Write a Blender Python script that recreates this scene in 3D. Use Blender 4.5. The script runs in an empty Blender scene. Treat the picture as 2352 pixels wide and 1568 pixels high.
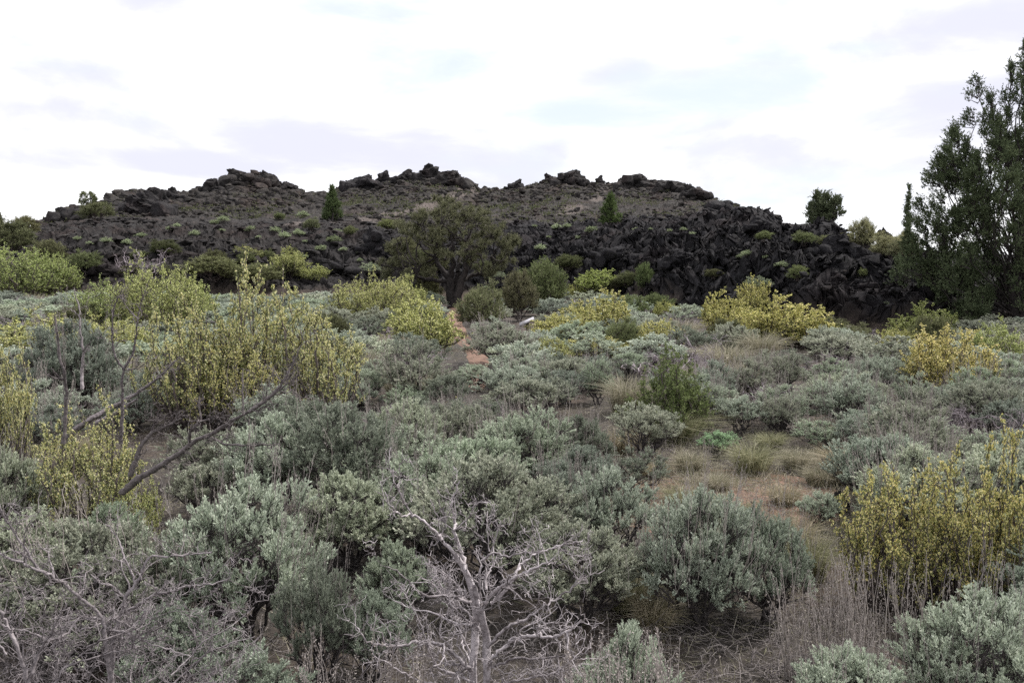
import bpy, math, random
import numpy as np
from mathutils import Vector, Matrix

# ------------------------------------------------------------------ camera
F = 1960.0            # focal length in units of a 2352 wide picture
CU, CV, HV = 1176.0, 784.0, 600.0
PITCH = math.atan((CV-HV)/F)
CAM = np.array([0.0, 0.0, 2.6])
scene = bpy.context.scene
col = scene.collection
cd = bpy.data.cameras.new('camera'); cam = bpy.data.objects.new('camera', cd); col.objects.link(cam)
cd.sensor_width = 36.0; cd.lens = 36.0*F/2352.0; cd.clip_start = 0.05; cd.clip_end = 6000
cam.location = CAM; cam.rotation_euler = (math.pi/2-PITCH, 0, 0)
scene.camera = cam

# ------------------------------------------------------------------ world, sun, exposure
SUN_EL, SUN_AZ = math.radians(54), math.radians(62)     # azimuth clockwise from +Y
w = bpy.data.worlds.new('World'); scene.world = w; w.use_nodes = True
def build_world():
    nt = w.node_tree; nt.nodes.clear(); N = nt.nodes.new; L = nt.links.new
    out = N('ShaderNodeOutputWorld'); bg = N('ShaderNodeBackground'); bg.inputs[1].default_value = 0.12
    sky = N('ShaderNodeTexSky'); sky.sky_type = 'NISHITA'; sky.sun_disc = False
    sky.sun_elevation = SUN_EL; sky.sun_rotation = SUN_AZ; sky.altitude = 1300; sky.dust_density = 2.0
    tc = N('ShaderNodeTexCoord')
    mp = N('ShaderNodeMapping'); mp.inputs['Scale'].default_value = (1.0, 1.0, 3.2)
    L(tc.outputs['Generated'], mp.inputs[0])
    n1 = N('ShaderNodeTexNoise'); n1.inputs['Scale'].default_value = 4.2; n1.inputs['Detail'].default_value = 11; n1.inputs['Roughness'].default_value = 0.58; n1.inputs['Distortion'].default_value = 0.3
    n2 = N('ShaderNodeTexNoise'); n2.inputs['Scale'].default_value = 4.0; n2.inputs['Detail'].default_value = 10; n2.inputs['Roughness'].default_value = 0.56; n2.inputs['Distortion'].default_value = 0.35
    L(mp.outputs[0], n1.inputs[0])
    mp2 = N('ShaderNodeMapping'); mp2.inputs['Scale'].default_value = (1.0, 1.0, 2.6); mp2.inputs['Location'].default_value = (4.3, 1.7, 0.4)
    L(tc.outputs['Generated'], mp2.inputs[0]); L(mp2.outputs[0], n2.inputs[0])
    def M(op, a, b=None, clamp=False):
        m = N('ShaderNodeMath'); m.operation = op; m.use_clamp = clamp
        for i, x in enumerate((a, b)):
            if x is None: continue
            if isinstance(x, (int, float)): m.inputs[i].default_value = x
            else: L(x, m.inputs[i])
        return m.outputs[0]
    def blob(u, v, ru, rv):                     # an opening or dark bank in the cloud deck, given as a direction
        d = ray(u, v); d = d/np.linalg.norm(d)
        sub = N('ShaderNodeVectorMath'); sub.operation = 'SUBTRACT'; L(tc.outputs['Generated'], sub.inputs[0]); sub.inputs[1].default_value = d
        sc = N('ShaderNodeVectorMath'); sc.operation = 'MULTIPLY'; L(sub.outputs[0], sc.inputs[0]); sc.inputs[1].default_value = (F/ru/1.45, F/ru/1.45, F/rv/1.45)
        ln = N('ShaderNodeVectorMath'); ln.operation = 'LENGTH'; L(sc.outputs[0], ln.inputs[0])
        return M('SUBTRACT', 1.0, ln.outputs['Value'], True)
    def total(bl):
        t = None
        for b in bl:
            o = blob(*b); t = o if t is None else M('MAXIMUM', t, o)
        return t
    blue = total([(900, 90, 330, 130), (1180, 20, 200, 60), (1790, 110, 260, 150), (1650, 200, 260, 80), (2000, 105, 160, 30), (1330, 250, 150, 40), (1720, 462, 130, 16)])
    grey = total([(180, 165, 300, 80), (60, 245, 380, 60), (330, -5, 480, 70), (760, 320, 400, 80), (430, 385, 360, 50), (560, 110, 160, 60), (1440, 165, 260, 110), (160, 375, 200, 40), (2200, 60, 330, 60), (2200, 230, 200, 60), (1260, 340, 120, 40)])
    nb = M('MULTIPLY', M('SUBTRACT', n1.outputs['Fac'], 0.5), 3.2)
    bm_ = M('ADD', M('MULTIPLY', blue, 0.75), nb); rb = N('ShaderNodeMapRange'); rb.interpolation_type = 'SMOOTHSTEP'; rb.inputs[1].default_value = -0.15; rb.inputs[2].default_value = 1.15
    L(bm_, rb.inputs[0])
    ng = M('MULTIPLY', M('SUBTRACT', n2.outputs['Fac'], 0.5), 3.2)
    gm = M('ADD', M('MULTIPLY', grey, 1.15), ng); rg = N('ShaderNodeMapRange'); rg.interpolation_type = 'SMOOTHSTEP'; rg.inputs[1].default_value = -0.1; rg.inputs[2].default_value = 1.15
    L(gm, rg.inputs[0])
    c0 = N('ShaderNodeMix'); c0.data_type = 'RGBA'; r0 = N('ShaderNodeMapRange'); r0.interpolation_type = 'SMOOTHSTEP'; r0.inputs[1].default_value = 0.44; r0.inputs[2].default_value = 0.70
    L(n2.outputs['Fac'], r0.inputs[0]); L(r0.outputs[0], c0.inputs[0]); c0.inputs[6].default_value = (8.0, 8.0, 8.1, 1); c0.inputs[7].default_value = (5.35, 5.4, 5.8, 1)
    c1 = N('ShaderNodeMix'); c1.data_type = 'RGBA'; L(c0.outputs[2], c1.inputs[6])
    c1.inputs[7].default_value = (5.0, 5.05, 5.8, 1)
    L(rg.outputs[0], c1.inputs[0])
    haze = N('ShaderNodeMix'); haze.data_type = 'RGBA'; haze.inputs[0].default_value = 0.88   # thin veil of cloud over the openings
    haze.inputs[7].default_value = (5.2, 5.6, 5.95, 1); L(sky.outputs[0], haze.inputs[6])
    c2 = N('ShaderNodeMix'); c2.data_type = 'RGBA'; L(rb.outputs[0], c2.inputs[0]); L(c1.outputs[2], c2.inputs[6]); L(haze.outputs[2], c2.inputs[7])
    L(c2.outputs[2], bg.inputs[0]); L(bg.outputs[0], out.inputs[0])

def ray(u, v):
    dx, dy = (u-CU)/F, -(v-CV)/F
    y = math.cos(PITCH)+dy*math.sin(PITCH); z = -math.sin(PITCH)+dy*math.cos(PITCH)
    return np.array([dx/y, 1.0, z/y])
def rayA(u, v):
    dx, dy = (u-CU)/F, -(v-CV)/F
    y = math.cos(PITCH)+dy*math.sin(PITCH); z = -math.sin(PITCH)+dy*math.cos(PITCH)
    return dx/y, z/y
def project(p):
    x, y, z = p[0]-CAM[0], p[1]-CAM[1], p[2]-CAM[2]
    d = y*math.cos(PITCH)-z*math.sin(PITCH); h = y*math.sin(PITCH)+z*math.cos(PITCH)
    return CU+F*x/d, CV-F*h/d
def px(u, v, Y): return CAM+Y*ray(u, v)
build_world()
sd = bpy.data.lights.new('sun', 'SUN'); sd.energy = 3.5; sd.angle = math.radians(4); sd.color = (1.0, 0.96, 0.9)
sun = bpy.data.objects.new('sun', sd); col.objects.link(sun)
sdir = Vector((math.sin(SUN_AZ)*math.cos(SUN_EL), math.cos(SUN_AZ)*math.cos(SUN_EL), math.sin(SUN_EL)))
sun.rotation_euler = sdir.to_track_quat('Z', 'Y').to_euler(); sun.location = (30, 20, 60)
scene.view_settings.view_transform = 'Standard'; scene.view_settings.look = 'None'
scene.view_settings.exposure = 0.55; scene.view_settings.gamma = 1
scene.cycles.max_bounces = 6; scene.cycles.transparent_max_bounces = 4; scene.cycles.diffuse_bounces = 3; scene.cycles.transmission_bounces = 4
scene.cycles.use_denoising = False
scene.render.film_transparent = False; scene.cycles.sample_clamp_indirect = 1.5; scene.cycles.sample_clamp_direct = 4.0

# ------------------------------------------------------------------ noise
def _hash(ix, iy, iz, seed):
    h = (ix.astype(np.int64)*374761393+iy.astype(np.int64)*668265263+iz.astype(np.int64)*2147483647+seed*974634777) & 0xffffffff
    h = ((h ^ (h >> 13))*1274126177) & 0xffffffff
    h = (h ^ (h >> 16)) & 0xffffffff
    return h.astype(np.float64)/4294967295.0
def vnoise(P, seed=0):
    P = np.asarray(P, float); I = np.floor(P); Fr = P-I; Fr = Fr*Fr*(3-2*Fr); I = I.astype(np.int64)
    r = 0
    for dx in (0, 1):
        for dy in (0, 1):
            for dz in (0, 1):
                wx = Fr[..., 0] if dx else 1-Fr[..., 0]; wy = Fr[..., 1] if dy else 1-Fr[..., 1]; wz = Fr[..., 2] if dz else 1-Fr[..., 2]
                r = r+wx*wy*wz*_hash(I[..., 0]+dx, I[..., 1]+dy, I[..., 2]+dz, seed)
    return r*2-1
def fbm(P, oct=4, seed=0, gain=0.5, ridged=False):
    a, s, t = 1.0, 0, 0; P = np.asarray(P, float)
    for o in range(oct):
        n = vnoise(P*(2.03**o)+o*17.3, seed+o)
        if ridged: n = 1-2*np.abs(n)
        s = s+a*n; t += a; a *= gain
    return s/t

# ------------------------------------------------------------------ mesh building (all quads)
class MB:
    def __init__(s): s.V = []; s.Q = []; s.R = []; s.n = 0
    def add(s, V, Q, R=None):
        V = np.asarray(V, float).reshape(-1, 3); Q = np.asarray(Q, np.int64).reshape(-1, 4)
        s.V.append(V); s.Q.append(Q+s.n); s.n += len(V)
        s.R.append(np.full(len(Q), 0.5) if R is None else np.asarray(R, float))
        return s
    def mesh(s, name, mat, smooth=False):
        V = np.concatenate(s.V) if s.V else np.zeros((0, 3)); Q = np.concatenate(s.Q) if s.Q else np.zeros((0, 4), int)
        R = np.concatenate(s.R) if s.R else np.zeros(0)
        m = bpy.data.meshes.new(name)
        m.vertices.add(len(V)); m.vertices.foreach_set('co', V.astype(np.float32).ravel())
        m.loops.add(Q.size); m.loops.foreach_set('vertex_index', Q.astype(np.int32).ravel())
        m.polygons.add(len(Q)); m.polygons.foreach_set('loop_start', (np.arange(len(Q))*4).astype(np.int32))
        if smooth: m.polygons.foreach_set('use_smooth', np.ones(len(Q), bool))
        a = m.attributes.new('rnd', 'FLOAT', 'FACE'); a.data.foreach_set('value', R.astype(np.float32))
        m.materials.append(mat); m.update(calc_edges=True)
        return m
    def build(s, name, mat, parent=None, smooth=False):
        o = bpy.data.objects.new(name, s.mesh(name, mat, smooth)); col.objects.link(o)
        if parent is not None: o.parent = parent
        return o

def unit(v): return v/np.maximum(np.linalg.norm(v, axis=-1, keepdims=True), 1e-9)
def tubes(mb, P, R, sides=4, rnd=None, flute=0.0):
    P = np.asarray(P, float); R = np.asarray(R, float)
    N, K, _ = P.shape
    T = np.gradient(P, axis=1); T = unit(T)
    ref = unit(P[:, -1]-P[:, 0]); alt = np.where(np.abs(ref[:, 2:3]) > 0.8, [[1.0, 0.13, 0]], [[0.07, 0.1, 1.0]])
    n = unit(np.cross(T, alt[:, None, :])); b = np.cross(T, n)
    ang = np.arange(sides)*2*math.pi/sides
    rad = R[:, :, None]*(1+flute*np.cos(ang*3+1.0))[None, None, :] if flute else np.repeat(R[:, :, None], sides, 2)
    V = P[:, :, None, :]+rad[..., None]*(np.cos(ang)[None, None, :, None]*n[:, :, None, :]+np.sin(ang)[None, None, :, None]*b[:, :, None, :])
    idx = np.arange(N*K*sides).reshape(N, K, sides)
    a = idx[:, :-1, :]; c = idx[:, 1:, :]
    Q = np.stack([a, np.roll(a, -1, 2), np.roll(c, -1, 2), c], -1).reshape(-1, 4)
    rr = np.random.rand(N) if rnd is None else rnd
    mb.add(V.reshape(-1, 3), Q, np.repeat(rr, (K-1)*sides))
def kites(mb, pos, dr, L, W, rg, shoulder=0.65, cup=0.25, rnd=None):
    """one small leaf each: base point, two shoulders, tip"""
    n = len(pos); dr = unit(dr); s = unit(np.cross(dr, rg.normal(size=(n, 3)))); nn = np.cross(dr, s)
    L = np.broadcast_to(L, (n,))[:, None]; W = np.broadcast_to(W, (n,))[:, None]
    b = pos; t = pos+dr*L; m = pos+dr*L*shoulder+nn*W*cup
    V = np.stack([b, m+s*W*0.5, t, m-s*W*0.5], 1).reshape(-1, 3)
    Q = np.arange(n*4).reshape(n, 4)
    mb.add(V, Q, rg.random(n) if rnd is None else rnd)
def paths(A, B, K, rg, bow=0.12, jit=0.03, dirA=None, droop=0.0):
    """gnarled polylines from A to B (N,3) with K points"""
    N = len(A); t = np.linspace(0, 1, K)[None, :, None]; D = B-A; Ln = np.linalg.norm(D, axis=1)[:, None, None]
    P = A[:, None]*(1-t)+B[:, None]*t
    bw = rg.normal(size=(N, 1, 3))*bow; P = P+bw*Ln*(4*t*(1-t))
    if dirA is not None: P = P+unit(dirA)[:, None]*Ln*0.35*(t*(1-t)**2*4)
    j = rg.normal(size=(N, K, 3))*jit; j[:, 0] = 0; j[:, -1] = 0
    P = P+j*Ln
    P[:, :, 2] -= (droop*Ln[..., 0]*4*t[..., 0]*(1-t[..., 0]))
    return P

# ------------------------------------------------------------------ materials
def new_mat(name):
    m = bpy.data.materials.new(name); m.use_nodes = True; nt = m.node_tree; nt.nodes.clear()
    return m, nt, nt.nodes.new, nt.links.new
def ramp(N, stops):
    r = N('ShaderNodeValToRGB'); e = r.color_ramp.elements
    while len(e) < len(stops): e.new(0.5)
    for i, (p, c) in enumerate(stops): e[i].position = p; e[i].color = (*c, 1)
    return r
def leaf_mat(name, stops, trans=0.25, rough=0.7, spec=0.15):
    m, nt, N, L = new_mat(name)
    at = N('ShaderNodeAttribute'); at.attribute_name = 'rnd'; r = ramp(N, stops); L(at.outputs['Fac'], r.inputs[0])
    oi = N('ShaderNodeObjectInfo')
    mx = N('ShaderNodeMix'); mx.data_type = 'RGBA'; mx.blend_type = 'MULTIPLY'; mx.inputs[0].default_value = 1
    L(r.outputs[0], mx.inputs[6]); L(oi.outputs['Color'], mx.inputs[7])
    p = N('ShaderNodeBsdfPrincipled'); p.inputs['Roughness'].default_value = rough; p.inputs['Specular IOR Level'].default_value = spec*.6
    L(mx.outputs[2], p.inputs['Base Color'])
    t = N('ShaderNodeBsdfTranslucent'); L(mx.outputs[2], t.inputs[0])
    ms = N('ShaderNodeMixShader'); ms.inputs[0].default_value = trans; L(p.outputs[0], ms.inputs[1]); L(t.outputs[0], ms.inputs[2])
    o = N('ShaderNodeOutputMaterial'); L(ms.outputs[0], o.inputs[0])
    return m
def wood_mat(name, dark, light, scale=60, stretch=8, bump=0.6, usecol=False):
    m, nt, N, L = new_mat(name)
    tc = N('ShaderNodeTexCoord'); no = N('ShaderNodeTexNoise'); no.inputs['Scale'].default_value = scale; no.inputs['Detail'].default_value = 5
    L(tc.outputs['Object'], no.inputs[0])
    at = N('ShaderNodeAttribute'); at.attribute_name = 'rnd'
    ad = N('ShaderNodeMath'); ad.operation = 'MULTIPLY_ADD'; ad.inputs[1].default_value = 0.5; L(at.outputs['Fac'], ad.inputs[0])
    sc = N('ShaderNodeMapRange'); sc.inputs[1].default_value = 0.3; sc.inputs[2].default_value = 0.7; sc.inputs[4].default_value = 0.6; L(no.outputs['Fac'], sc.inputs[0]); L(sc.outputs[0], ad.inputs[2])
    r = ramp(N, [(0.1, dark), (0.95, light)]); L(ad.outputs[0], r.inputs[0])
    p = N('ShaderNodeBsdfPrincipled'); p.inputs['Roughness'].default_value = 0.85; p.inputs['Specular IOR Level'].default_value = 0.15
    c = r.outputs[0]
    if usecol:
        oi = N('ShaderNodeObjectInfo'); mx = N('ShaderNodeMix'); mx.data_type = 'RGBA'; mx.blend_type = 'MULTIPLY'; mx.inputs[0].default_value = 1
        L(c, mx.inputs[6]); L(oi.outputs['Color'], mx.inputs[7]); c = mx.outputs[2]
    L(c, p.inputs['Base Color'])
    b = N('ShaderNodeBump'); b.inputs['Strength'].default_value = bump; b.inputs['Distance'].default_value = 0.01; L(no.outputs['Fac'], b.inputs['Height']); L(b.outputs[0], p.inputs['Normal'])
    o = N('ShaderNodeOutputMaterial'); L(p.outputs[0], o.inputs[0])
    return m
MAT = {}
MAT['sage'] = leaf_mat('sage_leaf', [(0.0, (0.21, 0.245, 0.19)), (0.4, (0.38, 0.43, 0.345)), (0.8, (0.53, 0.575, 0.48)), (1.0, (0.68, 0.71, 0.62))], 0.28, 0.6, 0.2)
MAT['sagewood'] = wood_mat('sage_bark', (0.03, 0.026, 0.026), (0.10, 0.088, 0.088), 70)
MAT['stalk'] = wood_mat('seed_stalk', (0.20, 0.17, 0.16), (0.40, 0.36, 0.34), 40, bump=0.0)
MAT['dead'] = wood_mat('dead_wood', (0.085, 0.075, 0.076), (0.46, 0.43, 0.435), 40, bump=1.0, usecol=True)
MAT['bitterleaf'] = leaf_mat('bitterbrush_leaf', [(0.0, (0.15, 0.18, 0.075)), (0.6, (0.27, 0.31, 0.13)), (1.0, (0.38, 0.42, 0.19))], 0.3)
MAT['bitterflower'] = leaf_mat('bitterbrush_flower', [(0.0, (0.52, 0.53, 0.24)), (0.45, (0.72, 0.71, 0.36)), (0.8, (0.84, 0.82, 0.52)), (0.97, (0.90, 0.87, 0.62)), (1.0, (0.75, 0.42, 0.06))], 0.3)
MAT['bitterwood'] = wood_mat('bitterbrush_bark', (0.055, 0.045, 0.042), (0.15, 0.125, 0.12), 70)
MAT['green'] = leaf_mat('shrub_leaf', [(0.0, (0.10, 0.12, 0.06)), (0.6, (0.18, 0.20, 0.105)), (1.0, (0.27, 0.29, 0.17))], 0.3)
MAT['mahog'] = leaf_mat('mahogany_leaf', [(0.0, (0.085, 0.09, 0.05)), (0.6, (0.155, 0.16, 0.09)), (1.0, (0.27, 0.27, 0.165))], 0.25)
MAT['junip'] = leaf_mat('juniper_leaf', [(0.0, (0.05, 0.066, 0.036)), (0.6, (0.105, 0.132, 0.07)), (1.0, (0.21, 0.25, 0.14))], 0.15)
MAT['bark'] = wood_mat('tree_bark', (0.02, 0.018, 0.018), (0.07, 0.06, 0.058), 9, bump=1.0)
MAT['grass'] = leaf_mat('dry_grass', [(0.0, (0.16, 0.17, 0.10)), (0.35, (0.27, 0.25, 0.18)), (0.8, (0.42, 0.385, 0.30)), (1.0, (0.60, 0.56, 0.46))], 0.3)
MAT['litter'] = wood_mat('twig_litter', (0.07, 0.06, 0.06), (0.30, 0.27, 0.26), 50)

def ground_mat():
    m, nt, N, L = new_mat('ground_soil')
    tc = N('ShaderNodeTexCoord')
    n1 = N('ShaderNodeTexNoise'); n1.inputs['Scale'].default_value = 0.5; n1.inputs['Detail'].default_value = 5
    n2 = N('ShaderNodeTexNoise'); n2.inputs['Scale'].default_value = 14; n2.inputs['Detail'].default_value = 8; n2.inputs['Roughness'].default_value = 0.7
    L(tc.outputs['Object'], n1.inputs[0]); L(tc.outputs['Object'], n2.inputs[0])
    r1 = ramp(N, [(0.3, (0.035, 0.032, 0.03)), (0.5, (0.06, 0.05, 0.043)), (0.7, (0.10, 0.073, 0.056))]); L(n1.outputs['Fac'], r1.inputs[0])
    r2 = ramp(N, [(0.3, (0.35, 0.33, 0.32)), (0.7, (1.2, 1.15, 1.1))]); L(n2.outputs['Fac'], r2.inputs[0])
    mx = N('ShaderNodeMix'); mx.data_type = 'RGBA'; mx.blend_type = 'MULTIPLY'; mx.inputs[0].default_value = 1; L(r1.outputs[0], mx.inputs[6]); L(r2.outputs[0], mx.inputs[7])
    p = N('ShaderNodeBsdfPrincipled'); p.inputs['Roughness'].default_value = 0.95; L(mx.outputs[2], p.inputs['Base Color'])
    b = N('ShaderNodeBump'); b.inputs['Strength'].default_value = 0.8; b.inputs['Distance'].default_value = 0.04; L(n2.outputs['Fac'], b.inputs['Height']); L(b.outputs[0], p.inputs['Normal'])
    o = N('ShaderNodeOutputMaterial'); L(p.outputs[0], o.inputs[0]); return m
def path_mat():
    m, nt, N, L = new_mat('path_dirt')
    tc = N('ShaderNodeTexCoord'); n2 = N('ShaderNodeTexNoise'); n2.inputs['Scale'].default_value = 6; n2.inputs['Detail'].default_value = 8; L(tc.outputs['Object'], n2.inputs[0])
    r = ramp(N, [(0.3, (0.13, 0.075, 0.055)), (0.7, (0.21, 0.125, 0.09))]); L(n2.outputs['Fac'], r.inputs[0])
    p = N('ShaderNodeBsdfPrincipled'); p.inputs['Roughness'].default_value = 0.95; L(r.outputs[0], p.inputs['Base Color'])
    b = N('ShaderNodeBump'); b.inputs['Strength'].default_value = 0.6; b.inputs['Distance'].default_value = 0.03; L(n2.outputs['Fac'], b.inputs['Height']); L(b.outputs[0], p.inputs['Normal'])
    o = N('ShaderNodeOutputMaterial'); L(p.outputs[0], o.inputs[0]); return m
def rock_mat(name, terrain=False):
    m, nt, N, L = new_mat(name)
    ge = N('ShaderNodeNewGeometry'); tc = N('ShaderNodeTexCoord')
    pos = ge.outputs['Position']
    n1 = N('ShaderNodeTexNoise'); n1.inputs['Scale'].default_value = 0.25; n1.inputs['Detail'].default_value = 6
    n2 = N('ShaderNodeTexNoise'); n2.inputs['Scale'].default_value = 1.6; n2.inputs['Detail'].default_value = 10; n2.inputs['Roughness'].default_value = 0.75
    vo = N('ShaderNodeTexVoronoi'); vo.inputs['Scale'].default_value = 1.1
    for n in (n1, n2, vo): L(pos, n.inputs['Vector'])
    lava = ramp(N, [(0.30, (0.008, 0.0075, 0.009)), (0.5, (0.021, 0.0195, 0.0225)), (0.68, (0.043, 0.040, 0.043)), (0.82, (0.09, 0.082, 0.08))]); L(n2.outputs['Fac'], lava.inputs[0])
    old = ramp(N, [(0.30, (0.014, 0.012, 0.013)), (0.48, (0.037, 0.033, 0.032)), (0.62, (0.068, 0.061, 0.055)), (0.8, (0.13, 0.118, 0.108))]); L(n2.outputs['Fac'], old.inputs[0])
    red = N('ShaderNodeMix'); red.data_type = 'RGBA'; red.blend_type = 'MULTIPLY'; red.inputs[7].default_value = (1.1, 0.97, 0.94, 1)
    rr = N('ShaderNodeMapRange'); rr.inputs[1].default_value = 0.52; rr.inputs[2].default_value = 0.62; L(n1.outputs['Fac'], rr.inputs[0]); L(rr.outputs[0], red.inputs[0])
    mix = N('ShaderNodeMix'); mix.data_type = 'RGBA'; L(lava.outputs[0], mix.inputs[6]); L(old.outputs[0], mix.inputs[7])
    if terrain:
        a = N('ShaderNodeAttribute'); a.attribute_name = 'zone'; L(a.outputs['Fac'], mix.inputs[0])
    else:
        oi = N('ShaderNodeObjectInfo'); sp = N('ShaderNodeSeparateColor'); L(oi.outputs['Color'], sp.inputs[0]); L(sp.outputs[0], mix.inputs[0])
    L(mix.outputs[2], red.inputs[6]); c = red.outputs[2]
    p = N('ShaderNodeBsdfPrincipled'); p.inputs['Roughness'].default_value = 0.9; p.inputs['Specular IOR Level'].default_value = 0.2
    if terrain:
        a2 = N('ShaderNodeAttribute'); a2.attribute_name = 'trail'
        m2 = N('ShaderNodeMix'); m2.data_type = 'RGBA'; m2.inputs[7].default_value = (0.15, 0.125, 0.115, 1); L(a2.outputs['Fac'], m2.inputs[0]); L(c, m2.inputs[6])
        # soil where the lava gives way to the flat
        a3 = N('ShaderNodeAttribute'); a3.attribute_name = 'soil'
        so = ramp(N, [(0.35, (0.045, 0.036, 0.032)), (0.65, (0.13, 0.10, 0.08))]); L(n2.outputs['Fac'], so.inputs[0])
        m3 = N('ShaderNodeMix'); m3.data_type = 'RGBA'; L(a3.outputs['Fac'], m3.inputs[0]); L(m2.outputs[2], m3.inputs[6]); L(so.outputs[0], m3.inputs[7]); c = m3.outputs[2]
    L(c, p.inputs['Base Color'])
    b = N('ShaderNodeBump'); b.inputs['Strength'].default_value = 1.0; b.inputs['Distance'].default_value = 0.35; L(n2.outputs['Fac'], b.inputs['Height'])
    b2 = N('ShaderNodeBump'); b2.inputs['Strength'].default_value = 0.5; b2.inputs['Distance'].default_value = 0.3; L(vo.outputs['Distance'], b2.inputs['Height']); L(b.outputs[0], b2.inputs['Normal']); L(b2.outputs[0], p.inputs['Normal'])
    o = N('ShaderNodeOutputMaterial'); L(p.outputs[0], o.inputs[0]); return m
def plain_mat(name, c, rough=0.6, noise=0.15, metal=0):
    m, nt, N, L = new_mat(name)
    tc = N('ShaderNodeTexCoord'); n = N('ShaderNodeTexNoise'); n.inputs['Scale'].default_value = 20; L(tc.outputs['Object'], n.inputs[0])
    r = ramp(N, [(0.3, tuple(x*(1-noise) for x in c)), (0.7, tuple(x*(1+noise) for x in c))]); L(n.outputs['Fac'], r.inputs[0])
    p = N('ShaderNodeBsdfPrincipled'); p.inputs['Roughness'].default_value = rough; p.inputs['Metallic'].default_value = metal; L(r.outputs[0], p.inputs['Base Color'])
    o = N('ShaderNodeOutputMaterial'); L(p.outputs[0], o.inputs[0]); return m
MAT['ground'] = ground_mat(); MAT['path'] = path_mat(); MAT['terrain'] = rock_mat('lava_terrain', True); MAT['rock'] = rock_mat('lava_rock')

def plane_cuts(V, seed, n=14, lo=.50, hi=.82):
    r = np.random.default_rng(seed)
    for _ in range(n):
        d = unit(r.normal(size=3)); h = r.uniform(lo, hi)*np.abs(V@d).max(); e = V@d-h; V = V-np.clip(e, 0, None)[:, None]*d
    return V
# ------------------------------------------------------------------ terrain loft
T_ = lambda u, tab: np.interp(u, [a for a, b in tab], [b for a, b in tab])
SKY = [(-1500, 590), (-300, 575), (-60, 555), (0, 545), (60, 535), (110, 516), (140, 500), (180, 480), (215, 480), (255, 470), (270, 452), (300, 440), (340, 436), (385, 456), (400, 440), (440, 443), (480, 428), (505, 415), (535, 412), (540, 400), (610, 396), (640, 410), (655, 428), (690, 430), (700, 444), (760, 442), (785, 426), (810, 412), (860, 412), (905, 408), (930, 398), (960, 398), (978, 388), (992, 386), (1010, 394), (1060, 402), (1090, 420), (1100, 430), (1170, 432), (1215, 422), (1245, 415), (1270, 405), (1300, 398), (1330, 406), (1370, 418), (1410, 420), (1420, 408), (1450, 405), (1500, 414), (1560, 424), (1605, 436), (1620, 452), (1680, 472), (1700, 482), (1740, 502), (1775, 521), (1830, 524), (1900, 530), (1960, 570), (2060, 588), (2352, 592), (3500, 590)]
YB = [(-1500, 45), (0, 50), (850, 58), (1200, 56), (1450, 47), (1600, 39), (1750, 33), (1900, 29.5), (2100, 28.5), (2352, 36), (3500, 45)]
YC = [(-1500, 85), (110, 88), (850, 82), (1200, 74), (1450, 72), (1700, 64), (1800, 60), (1950, 54), (2100, 47), (2352, 55), (3500, 60)]
VC = [(-1500, 600), (-200, 592), (0, 562), (110, 525), (250, 512), (500, 518), (700, 524), (850, 518), (900, 540), (1200, 528), (1300, 536), (1420, 522), (1470, 508), (1520, 520), (1600, 510), (1650, 495), (1740, 503), (1800, 526), (1900, 530), (1940, 556), (1990, 580), (2060, 596), (2110, 645), (2200, 690), (2352, 700), (3500, 640)]
YR = [(-1500, 120), (0, 112), (110, 112), (300, 124), (600, 146), (1000, 152), (1500, 150), (1700, 128), (1780, 102), (1900, 88), (2352, 95), (3500, 100)]
VF = [(-1500, 598), (0, 558), (110, 522), (250, 500), (500, 503), (700, 506), (900, 500), (1200, 514), (1500, 514), (1650, 498), (1750, 506), (1800, 526), (1900, 532), (1990, 580), (2110, 592), (3500, 598)]
def zv(Y, u, v): return CAM[2]+Y*rayA(u, v)[1]
def controls(u):
    one = np.ones_like(u); C = []
    C.append((0.8*one, 0*one)); C.append((8*one, 0*one)); C.append((22*one, 0*one))
    yb, yc, yr = T_(u, YB), T_(u, YC), T_(u, YR); zb = 0.15*one
    zc = zv(yc, u, T_(u, VC))
    C.append((yb, zb))
    C.append((yb+0.35*(yc-yb), zb+(zc-zb)*0.56)); C.append((yc, zc))
    yf = np.minimum(yc+20, yc+(yr-yc)*0.45); zf = zv(yf, u, T_(u, VF))
    C.append((yc+0.35*(yf-yc), zc*0.75+zf*0.25-0.25)); C.append((yf, zf))
    zr = zv(yr, u, T_(u, SKY))
    C.append((yf+0.5*(yr-yf), zf+(zr-zf)*0.44)); C.append((yr, zr))
    C.append((yr+7, zr-2.0)); C.append((yr+40, np.minimum(zr-6, 1.0))); C.append((520*one, -1.5*one))
    return C
ROWS = [0]+[]
SEG = [10, 22, 40, 70, 70, 26, 30, 60, 80, 10, 14, 10]
US = np.concatenate([np.linspace(-1600, -60, 130, endpoint=False), np.linspace(-60, 2412, 1150, endpoint=False), np.linspace(2412, 3600, 100)])
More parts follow.
